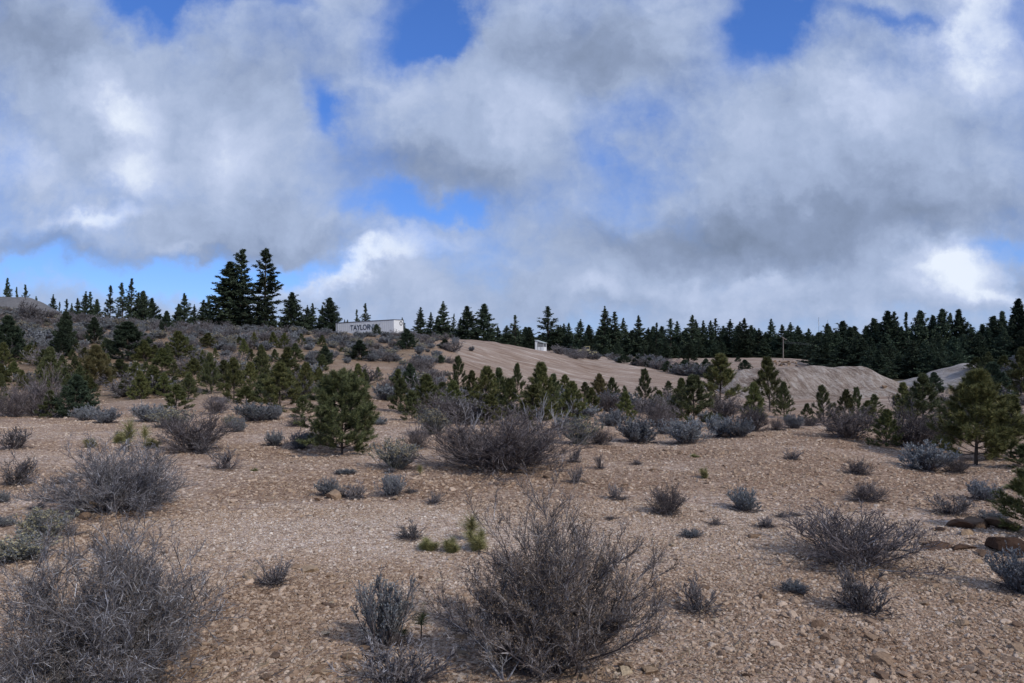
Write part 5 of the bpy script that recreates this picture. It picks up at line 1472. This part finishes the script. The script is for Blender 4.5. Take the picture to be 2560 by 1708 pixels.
for q in range(230):
    t = rnd.random() ** 0.8
    v = 1110 + t * 590; u = rnd.uniform(0, 2560)
    if abs(v - 1330) < 35 and 500 < u < 1500 and rnd.random() < 0.8: continue
    w = rnd.uniform(11, 24) * (0.55 + (v - 1100) / 700)
    if rnd.random() < 0.15: w *= 1.5
    rock(u, v, w, None, rnd.choice(rocks + slabs), group='loose rocks strewn over the gravel', sink=0.28, hs_=rnd.uniform(0.45, 0.9))

# dry twigs and straws lying on the gravel
lr_ = np.random.default_rng(650)
n_l = 5200
rl = 3.2 + 13 * lr_.uniform(0, 1, n_l) ** 1.3; al = lr_.uniform(-0.65, 0.65, n_l)
lx, ly = np.sin(al) * rl, np.cos(al) * rl
cl_ = vnoise(lx * 1.7 + 3, ly * 1.7, 8) > 0.45
lx, ly = lx[cl_], ly[cl_]
lz = base_ground(lx, ly) + 0.012
aa = lr_.uniform(0, 6.28, len(lx)); ll = lr_.uniform(0.02, 0.11, len(lx))
p0_ = np.stack([lx, ly, lz], 1); p1_ = p0_ + np.stack([np.cos(aa) * ll, np.sin(aa) * ll, lr_.uniform(-0.004, 0.03, len(lx))], 1)
nb_ = [t for t in things if t[0].location.y < 17 and NAME.get(t[4]) in ('bitterbrush', 'sagebrush', 'rabbitbrush', 'bare_shrub', 'upright_shrub')]
for t in nb_:
    w_ = t[0].scale[0]; m_ = int(40 + 260 * min(w_, 1.6))
    a_ = lr_.uniform(0, 6.28, m_); r_ = w_ * 0.5 * lr_.uniform(0.0, 1.0, m_) ** 0.7
    bx, by = t[0].location.x + np.cos(a_) * r_, t[0].location.y + np.sin(a_) * r_
    q0 = np.stack([bx, by, base_ground(bx, by) + 0.010], 1)
    a2_ = lr_.uniform(0, 6.28, m_); l2_ = lr_.uniform(0.03, 0.13, m_)
    p0_ = np.concatenate([q0, p0_]); p1_ = np.concatenate([q0 + np.stack([np.cos(a2_) * l2_, np.sin(a2_) * l2_, lr_.uniform(-0.003, 0.03, m_)], 1), p1_])
lx = p0_[:, 0]
half = len(lx) - 1700
lit = [(*tubes(p0_[:half], p1_[:half], lr_.uniform(0.0012, 0.003, half), 0.0008 * np.ones(half)), 0), (*tubes(p0_[half:], p1_[half:], 0.0015 * np.ones(len(lx) - half), 0.0006 * np.ones(len(lx) - half)), 1)]
tag(obj('dry_litter', mesh_from('dry_litter', lit, [M['twig_dark'], M['grass_dry']])), 'dry twigs and straws scattered over the foreground gravel', None, None, 'stuff')

# gravel: pebbles instanced over the near ground
pcol = bpy.data.collections.new('pebble_shapes')
for s in range(6):
    o = bpy.data.objects.new('pebble', rock_mesh(500 + s, 'pebble', 0.6, 1, M['pebble'], 8)); pcol.objects.link(o)
rg = np.random.default_rng(600)
pts_, scl = [], []
def scatter(n, r0, r1, s0, s1, p):
    r = (r0 ** p + rg.uniform(0, 1, n) * (r1 ** p - r0 ** p)) ** (1 / p)
    az_ = rg.uniform(-0.66, 0.66, n)
    pts_.append(np.stack([np.sin(az_) * r, np.cos(az_) * r], 1)); scl.append(s0 * (s1 / s0) ** (rg.uniform(0, 1, n) ** 3.0))
scatter(280000, 3.0, 8.0, 0.008, 0.062, 1.6)
scatter(150000, 6.0, 20.0, 0.018, 0.09, 1.5)
n_fine = sum(len(a) for a in scl)
scatter(14000, 3.0, 17.0, 0.03, 0.13, 1.3)
scatter(16000, 17.0, 45.0, 0.05, 0.16, 1.3)
xy = np.concatenate(pts_); sz = np.concatenate(scl)
zz_ = base_ground(xy[:, 0], xy[:, 1])
pv = np.column_stack([xy, zz_ + sz * 0.02])
# leave the rings of the brown stretches denser with larger stones
pal_ = pale_f(xy[:, 0], xy[:, 1])
keep_ = np.ones(len(sz), bool)
idx_ = np.arange(len(sz)); big_ = (idx_ >= n_fine) & (idx_ < n_fine + 14000)
keep_[big_ & (pal_ > 0.42 + rg.normal(0, 0.08, len(sz)))] = False
pal_ = np.where(big_, pal_ * 0.5, pal_)
pv = pv[keep_]; sz = sz[keep_]; pal_ = pal_[keep_]
sz = sz * (0.84 - 0.4 * pal_)
gm = bpy.data.meshes.new('gravel')
gm.vertices.add(len(pv)); gm.vertices.foreach_set('co', pv.astype(np.float32).ravel())
a = gm.attributes.new('sc', 'FLOAT_VECTOR', 'POINT')
a.data.foreach_set('vector', (sz[:, None] * np.column_stack([np.ones(len(sz)), rg.uniform(0.7, 1.1, len(sz)), rg.uniform(0.6, 1.35, len(sz))])).astype(np.float32).ravel())
a = gm.attributes.new('ro', 'FLOAT_VECTOR', 'POINT')
a.data.foreach_set('vector', np.column_stack([rg.uniform(-0.6, 0.6, len(sz)), rg.uniform(-0.6, 0.6, len(sz)), rg.uniform(0, 6.28, len(sz))]).astype(np.float32).ravel())
a = gm.attributes.new('pale', 'FLOAT', 'POINT'); a.data.foreach_set('value', pal_.astype(np.float32))
go2 = obj('gravel', gm); tag(go2, 'loose tan and brown gravel covering the foreground', None, None, 'stuff')
ng = bpy.data.node_groups.new('gravel_scatter', 'GeometryNodeTree')
ng.interface.new_socket('Geometry', in_out='INPUT', socket_type='NodeSocketGeometry')
ng.interface.new_socket('Geometry', in_out='OUTPUT', socket_type='NodeSocketGeometry')
gi = ng.nodes.new('NodeGroupInput'); gout = ng.nodes.new('NodeGroupOutput')
ip = ng.nodes.new('GeometryNodeInstanceOnPoints'); ci = ng.nodes.new('GeometryNodeCollectionInfo')
ci.inputs['Collection'].default_value = pcol; ci.inputs['Separate Children'].default_value = True; ci.inputs['Reset Children'].default_value = True
na1 = ng.nodes.new('GeometryNodeInputNamedAttribute'); na1.data_type = 'FLOAT_VECTOR'; na1.inputs['Name'].default_value = 'sc'
na2 = ng.nodes.new('GeometryNodeInputNamedAttribute'); na2.data_type = 'FLOAT_VECTOR'; na2.inputs['Name'].default_value = 'ro'
ip.inputs['Pick Instance'].default_value = True
L_ = ng.links.new
L_(gi.outputs[0], ip.inputs['Points']); L_(ci.outputs[0], ip.inputs['Instance'])
L_(na2.outputs[0], ip.inputs['Rotation']); L_(na1.outputs[0], ip.inputs['Scale']); L_(ip.outputs[0], gout.inputs[0])
md = go2.modifiers.new('scatter', 'NODES'); md.node_group = ng


# ------------------------------------------------------------------ built things
def flat_mat(name, c, rough=0.6, metal=0.0, dirt=0.12, scale=2.0):
    m, n, b = new_mat(name, rough, 0.4)
    t = n.node('ShaderNodeTexCoord').outputs['Object']
    x = n.noise(t, scale, 6, 0.65)
    d = tuple(v * (1 - dirt * 2) for v in c)
    n.put(b.inputs['Base Color'], n.ramp(x, [(0.35, d), (0.6, c)]))
    b.inputs['Metallic'].default_value = metal
    return m


WHITE = flat_mat('trailer_white_paint', (0.74, 0.76, 0.78), 0.5, dirt=0.04)
WHITE2 = flat_mat('shed_white_paint', (0.78, 0.80, 0.82), 0.6, dirt=0.05)
NAVY = flat_mat('navy_lettering', (0.02, 0.035, 0.07), 0.6)
FADED = flat_mat('faded_lettering', (0.22, 0.27, 0.32), 0.6)
STEEL = flat_mat('grey_steel_trim', (0.16, 0.17, 0.19), 0.5, 0.2)
BLACK = flat_mat('black_rubber', (0.02, 0.02, 0.02), 0.8)
YELL = flat_mat('yellow_machine_paint', (0.40, 0.36, 0.20), 0.5, dirt=0.15)
WOOD = flat_mat('weathered_pole_wood', (0.26, 0.23, 0.21), 0.9)
GLASS, gn_, gb = new_mat('window_glass', 0.08, 0.6)
gb.inputs['Base Color'].default_value = (0.02, 0.025, 0.03, 1)


def box(cx, cy, cz_, sx, sy, sz_):
    s = np.array([(-1, -1, -1), (1, -1, -1), (1, 1, -1), (-1, 1, -1), (-1, -1, 1), (1, -1, 1), (1, 1, 1), (-1, 1, 1)], float) / 2
    return s * np.array([sx, sy, sz_]) + np.array([cx, cy, cz_]), np.array([(0, 3, 2, 1), (4, 5, 6, 7), (0, 1, 5, 4), (1, 2, 6, 5), (2, 3, 7, 6), (3, 0, 4, 7)])


def part(name, boxes, mat, parent, bevel=0.0):
    me_ = mesh_from(name, [(*b, 0) for b in boxes], [mat])
    o = obj(name, me_, parent)
    if bevel:
        md_ = o.modifiers.new('bevel', 'BEVEL'); md_.width = bevel; md_.segments = 2
    return o


def cyl(name, p0, p1, r, mat, parent, sides=16, r1=None):
    v, f = tubes(np.array([p0], float), np.array([p1], float), [r], [r if r1 is None else r1], sides)
    ch = [(v, f, 0)]
    for base in (0, sides):
        c = v[base:base + sides].mean(0)
        ch.append((np.concatenate([v[base:base + sides], [c]]), np.array([(i, (i + 1) % sides, sides) for i in range(sides)]), 0))
    return obj(name, mesh_from(name, ch, [mat]), parent)


def text(name, s, size, mat, parent, loc, rot, bold=0.0, xs=1.0):
    cu = bpy.data.curves.new(name, 'FONT'); cu.body = s; cu.size = size; cu.extrude = 0.004; cu.offset = bold
    o = bpy.data.objects.new(name, cu); col.objects.link(o)
    dg = bpy.context.evaluated_depsgraph_get()
    me_ = bpy.data.meshes.new_from_object(o.evaluated_get(dg)); me_.materials.clear(); me_.materials.append(mat)
    bpy.data.objects.remove(o)
    t = obj(name, me_, parent); t.location = loc; t.rotation_euler = rot; t.scale = (xs, 1, 1)
    return t


# trailer: local x runs along its long side away from the near right corner, y to the rear of that side
tz = float(ground(-26, 147))
tr = bpy.data.objects.new('cargo_trailer', None); col.objects.link(tr)
cr = at_d(985, 145.0)
side = Vector((-13.8, 10.0, 0)); ang = math.atan2(side.y, side.x)
tr.location = (cr.x, 145.0, 4.30)
tr.rotation_euler = (0, R(1.15), ang)
tag(tr, 'long white cargo trailer parked on the hilltop with TAYLOR lettering', 'trailer')
LT, WT, HT = 17.0, 2.6, 2.78
# the visible side faces the camera; box occupies y from -WT to 0 (local +y points left/near?)
sgn = -1   # width direction away from the camera
wd_ = box(LT / 2, sgn * WT / 2, HT / 2, LT, WT, HT)
part('body', [wd_], WHITE, tr, 0.03)
part('roof_rail', [box(LT / 2, 0.02, HT - 0.05, LT + 0.04, 0.05, 0.16), box(-0.02, sgn * WT / 2, HT - 0.05, 0.05, WT, 0.16)], STEEL, tr)
part('bottom_rail', [box(LT / 2, 0.03, 0.03, LT + 0.02, 0.05, 0.14), box(-0.03, sgn * WT / 2, 0.03, 0.05, WT, 0.14)], STEEL, tr)
part('corner_post', [box(LT - 0.45, 0.02, HT / 2, 0.10, 0.04, HT - 0.3)], STEEL, tr)
for i in range(27):
    part('side_panel_rib', [box(0.55 + i * 0.6, 0.012, HT / 2 + 0.02, 0.035, 0.022, HT - 0.32)], WHITE, tr)
part('underframe', [box(LT / 2, sgn * WT / 2, -0.2, LT * 0.92, 0.9, 0.22)], STEEL, tr)
for x in (LT - 2.2, LT - 3.5):
    for yv in (sgn * 0.25, sgn * 2.35):
        wq = cyl('wheel', (x, yv - 0.14, -0.78), (x, yv + 0.14, -0.78), 0.5, BLACK, tr, 20)
        cyl('hub', (x, yv - 0.16, -0.78), (x, yv + 0.16, -0.78), 0.2, STEEL, wq, 12)
for yv in (sgn * 0.5, sgn * 2.1):
    part('landing_leg', [box(2.6, yv, -0.72, 0.14, 0.14, 1.1)], STEEL, tr)
# lettering reads from the left end towards the near corner: rotated half a turn about z
text('lettering', 'TAYLOR', 1.50, NAVY, tr, (LT - 4.5, 0.035, 1.04), (R(90), 0, R(180)), 0.018, 1.03)
text('lettering', 'NW', 1.50, FADED, tr, (LT - 10.0, 0.035, 1.04), (R(90), 0, R(180)), 0.02, 1.12)
# ring emblem on the end face
ra = np.linspace(0, 2 * math.pi, 33)[:-1]
ri = np.concatenate([np.stack([np.full(32, -0.03), sgn * 1.95 + np.cos(ra) * rr_, 2.05 + np.sin(ra) * rr_ * 1.05], 1) for rr_ in (0.26, 0.42)])
ringf = np.array([(i, (i + 1) % 32, 32 + (i + 1) % 32, 32 + i) for i in range(32)])
obj('ring_emblem', mesh_from('ring_emblem', [(ri, ringf, 0)], [NAVY]), tr)

# white shed on the shoulder of the dirt slope
SD = 165.0
sh = bpy.data.objects.new('shed', None); col.objects.link(sh)
sp = at_d(1352, SD)
sh.location = (sp.x, SD, EYE - (879 - HOR) / F * SD); sh.rotation_euler = (0, 0, R(-22)); sh.scale = (0.86, 1.0, 1.06)
tag(sh, 'small white booth with slanted roof and window band beside the dirt slope', 'shed')
k = 30 / F * SD
wS, dS, hL, hR = 2.35, 1.9, 2.32, 1.75
part('floor_frame', [box(0, 0, 0.05, wS, dS, 0.1)], STEEL, sh)
# front wall: lower panels, posts, window band
part('wall', [box(-wS / 2 + 0.32, -dS / 2, hL / 2 - 0.1, 0.62, 0.08, hL - 0.25), box(0.32, -dS / 2, 0.52, wS - 0.66, 0.08, 0.85)], WHITE2, sh)
part('wall', [box(0, dS / 2, 0.9, wS, 0.08, 1.6)], WHITE2, sh)
part('wall', [box(-wS / 2, 0, 1.05, 0.08, dS - 0.1, 2.0)], WHITE2, sh)
part('wall', [box(wS / 2, 0, 0.5, 0.08, dS - 0.1, 0.85)], WHITE2, sh)
for i, x in enumerate(np.linspace(-wS / 2 + 0.66, wS / 2 - 0.04, 6)):
    part('window_post', [box(x, -dS / 2, 1.32, 0.07, 0.09, 0.8)], WHITE2, sh)
for i, x in enumerate((np.linspace(-wS / 2 + 0.66, wS / 2 - 0.04, 6)[:-1] + np.linspace(-wS / 2 + 0.66, wS / 2 - 0.04, 6)[1:]) / 2):
    part('window_pane', [box(x, -dS / 2 + 0.02, 1.32, 0.26, 0.02, 0.74)], GLASS, sh)
part('door', [box(-wS / 2 + 0.33, -dS / 2 - 0.05, 0.95, 0.46, 0.03, 1.7)], WHITE2, sh)
part('corner_trim', [box(-0.48, -dS / 2 - 0.05, 0.9, 0.05, 0.03, 1.6), box(0.42, -dS / 2 - 0.05, 0.9, 0.06, 0.03, 1.6), box(wS / 2, 0.1, 1.32, 0.05, 0.9, 0.7)], STEEL, sh)
gv = np.array([(-wS / 2, -dS / 2, 2.0), (-wS / 2, -dS / 2, hL), (wS / 2, -dS / 2, 1.74), (wS / 2, -dS / 2, 1.76)], float)
gv2 = gv + np.array([0, 0.06, 0])
obj('gable', mesh_from('gable', [(np.concatenate([gv[[0, 3, 1]] - [0, 0.02, 0], gv2[[0, 3, 1]]]), np.array([(0, 1, 2), (5, 4, 3)]), 0)], [WHITE2]), sh)
rf = part('roof', [box(0, 0, 0, wS + 0.35, dS + 0.35, 0.09)], flat_mat('grey_green_roof', (0.42, 0.46, 0.45), 0.6), sh)
rf.location = (0.02, 0, 2.07); rf.rotation_euler = (0, math.atan2(hL - hR, wS), 0)

# wheel loader half hidden in brush behind the slope
wl = bpy.data.objects.new('wheel_loader', None); col.objects.link(wl)
wp = at_d(1466, 138.0)
wl.location = (wp.x, 138.0, max(wp.z, EYE - (894 - HOR) / F * 138.0)); wl.rotation_euler = (0, 0, R(8))
tag(wl, 'faded yellow wheel loader half hidden in brush behind the dirt slope', 'machine')
part('engine_cover', [box(-0.9, 0, 1.0, 1.5, 1.1, 0.7)], YELL, wl, 0.08)
part('front_frame', [box(0.95, 0, 0.75, 0.9, 0.8, 0.35)], YELL, wl, 0.04)
part('cab', [box(0.15, 0, 1.25, 0.75, 1.0, 0.3), box(0.15, 0, 1.9, 0.85, 1.1, 0.08)], YELL, wl)
for x in (-0.2, 0.5):
    for y in (-0.48, 0.48):
        part('cab_post', [box(x, y, 1.6, 0.06, 0.06, 0.6)], YELL, wl)
part('cab_glass', [box(0.15, 0, 1.6, 0.66, 0.9, 0.55)], GLASS, wl)
part('lift_arm', [box(1.35, 0.35, 0.85, 1.1, 0.12, 0.16), box(1.35, -0.35, 0.85, 1.1, 0.12, 0.16)], YELL, wl)
bv = np.array([(0, -0.8, 0), (0.75, -0.8, 0), (0.15, -0.8, 0.12), (0.05, -0.8, 0.75), (-0.05, -0.8, 0.75)], float)
bv = np.concatenate([bv, bv + [0, 1.6, 0]]) + [1.75, 0, 0.2]
obj('bucket', mesh_from('bucket', [(bv, np.array([(0, 1, 6, 5), (1, 2, 7, 6), (2, 3, 8, 7), (3, 4, 9, 8), (4, 0, 5, 9)]), 0), (bv[:5], np.array([(0, 1, 2), (0, 2, 3), (0, 3, 4)]), 0), (bv[5:], np.array([(0, 2, 1), (0, 3, 2), (0, 4, 3)]), 0)], [YELL]), wl)
for x in (-1.0, 0.95):
    for y in (-0.6, 0.6):
        wq = cyl('wheel', (x, y - 0.17, 0.45), (x, y + 0.17, 0.45), 0.46, BLACK, wl, 18)
        cyl('rim', (x, y - 0.19, 0.45), (x, y + 0.19, 0.45), 0.2, YELL, wq, 12)

# utility pole with crossarm and two wires
pl = bpy.data.objects.new('utility_pole', None); col.objects.link(pl)
pp = at_d(1958, 148.0); pl.location = pp
tag(pl, 'thin wooden utility pole with slanted crossarm standing before the dark forest', 'utility pole')
ph = EYE + (HOR - 843) / F * 148 - pp.z
cyl('pole', (0, 0, -0.3), (0, 0, ph), 0.10, WOOD, pl, 10, 0.07)
ca = part('crossarm', [box(0, 0, 0, 1.15, 0.1, 0.11)], WOOD, pl); ca.location = (0.15, -0.12, ph - 0.25); ca.rotation_euler = (0, R(32), 0)
for x in (-0.3, 0.15, 0.6):
    cyl('insulator', (x, -0.12, ph - 0.2 - (x - 0.15) * 0.62), (x, -0.12, ph - 0.02 - (x - 0.15) * 0.62), 0.05, STEEL, pl, 8)
n_ = 24
tw = np.linspace(0, 1, n_ + 1)
for dzz in (-0.9, -1.15):
    wpts = np.stack([tw * 34, tw * 8, ph + dzz - 1.0 * tw + 4 * 0.35 * (tw ** 2 - tw)], 1)
    v_, f_ = tubes(wpts[:-1], wpts[1:], np.full(n_, 0.014), np.full(n_, 0.014), 4)
    obj('wire', mesh_from('wire', [(v_, f_, 0)], [STEEL]), pl)

# radio masts on the far hill
for u, vt, lab, w in ((2047, 793, 'taller thin radio mast with white section on the far hill', 0.9), (2069, 800, 'shorter thin radio mast on the far hill right of the taller one', 0.6)):
    ms = bpy.data.objects.new('radio_mast', None); col.objects.link(ms)
    x = (u - 1280) / F * 2500; zb = zv(843, 2500); zt = zv(vt, 2500)
    ms.location = (x, 2500, zb)
    tag(ms, lab, 'radio mast', 'radio masts on the far hill')
    cyl('mast', (0, 0, -6), (0, 0, zt - zb), w * 0.7, STEEL, ms, 6, w * 0.5)
    cyl('antenna_section', (0, 0, (zt - zb) * 0.55), (0, 0, (zt - zb) * 0.82), w * 1.3, WHITE, ms, 8)
    for k2 in range(3):
        a2 = k2 * 2.094 + 0.4
        v_, f_ = tubes(np.array([[0, 0, (zt - zb) * 0.9]]), np.array([[math.cos(a2) * 22, math.sin(a2) * 22, -8.0]]), [0.06], [0.06], 3)
        obj('guy_wire', mesh_from('guy_wire', [(v_, f_, 0)], [STEEL]), ms)

# ------------------------------------------------------------------ labels
LM = [(865, 1020, 'the big round pine'), (1245, 1100, 'the wide low dark bush'), (1390, 1480, 'the biggest foreground bush'), (285, 1560, 'the near left bush'), (288, 1190, 'the silvery bush'), (990, 1245, 'the flat brown rock'),
      (2140, 1340, 'the wide bare bush'), (2430, 1345, 'the dark rock outcrop'), (2440, 1040, 'the big olive pine'), (2080, 940, 'the dirt jump'), (1400, 905, 'the graded dirt slope'), (920, 822, 'the white trailer'), (1352, 865, 'the white booth'),
      (625, 720, 'the two tallest trees'), (60, 765, 'the grey gravel mound'), (685, 1430, 'the small spiky shrub'), (1670, 1250, 'the round bush on open gravel'), (320, 850, 'the large black-green pine'), (1958, 880, 'the utility pole'), (1925, 960, 'the tall open pine'),
      (490, 1080, 'the dome-shaped bush'), (1613, 970, 'the shapely open pine'), (2168, 1470, 'the forked dark shrub'), (2420, 920, 'the pale bank'), (237, 910, 'the yellowing pine'), (715, 910, 'the twin-topped pine'), (1150, 800, 'the conifer group past the trailer'),
      (325, 740, 'the three slim left conifers'), (1720, 820, 'the dead-topped conifer'), (2300, 820, 'the dense right forest')]
ORD = ['leftmost', 'second from left', 'third from left', 'fourth from left', 'fifth from left', 'sixth from left', 'seventh from left', 'eighth from left', 'ninth from left', 'tenth from left', 'eleventh from left', 'twelfth from left', 'thirteenth from left', 'fourteenth from left', 'fifteenth from left']
SZ = {'rock': 'rock', 'boulder': 'boulder'}
groups = {}
for t in things:
    o, u, v, px, kind, lab = t
    if lab:
        o['label'] = lab
        o.pop('group', None) if False else None
        continue
    best = min(LM, key=lambda m: ((m[0] - u) / 1.0) ** 2 + ((m[1] - v) * 1.6) ** 2)
    du, dv = u - best[0], (v - best[1]) * 1.6
    if abs(du) < 22 and abs(dv) < 22: rel = 'beside'
    elif abs(du) > abs(dv): rel = ('just ' if abs(du) < 70 else 'well ' if abs(du) > 170 else '') + ('right of' if du > 0 else 'left of')
    else: rel = ('just ' if abs(dv) < 45 else '') + ('below' if dv > 0 else 'above')
    ks = {'rock': 'loose brown rock', 'boulder': 'dark boulder'}.get(kind) or DESC[kind]
    h_ = px
    if kind in ('rock', 'boulder'): sz_ = 'small' if px < 16 else 'larger'
    elif kind in ('fir', 'ponderosa', 'bushy'): sz_ = 'tall' if v < 815 else 'low'
    else: sz_ = 'small' if h_ < 22 else 'taller'
    groups.setdefault(f'{sz_} {ks} {rel} {best[2]}', []).append(t)
for base, ts in groups.items():
    if len(ts) > 10:
        ts.sort(key=lambda t: t[2])
        bands = [('upper ', ts[:len(ts) // 2]), ('lower ', ts[len(ts) // 2:])]
    else:
        bands = [('', ts)]
    for pre, tt in bands:
        tt.sort(key=lambda t: t[1])
        for i_, t in enumerate(tt):
            if len(ts) == 1: t[0]['label'] = base
            elif len(tt) > 15 and 14 <= i_ < len(tt) - 1: t[0]['label'] = pre + base + ', towards the right'
            else: t[0]['label'] = pre + base + ', ' + ('rightmost' if i_ == len(tt) - 1 else ORD[i_])
bpy.context.view_layer.update()
print('things', len(things), 'objects', len(sc.objects))
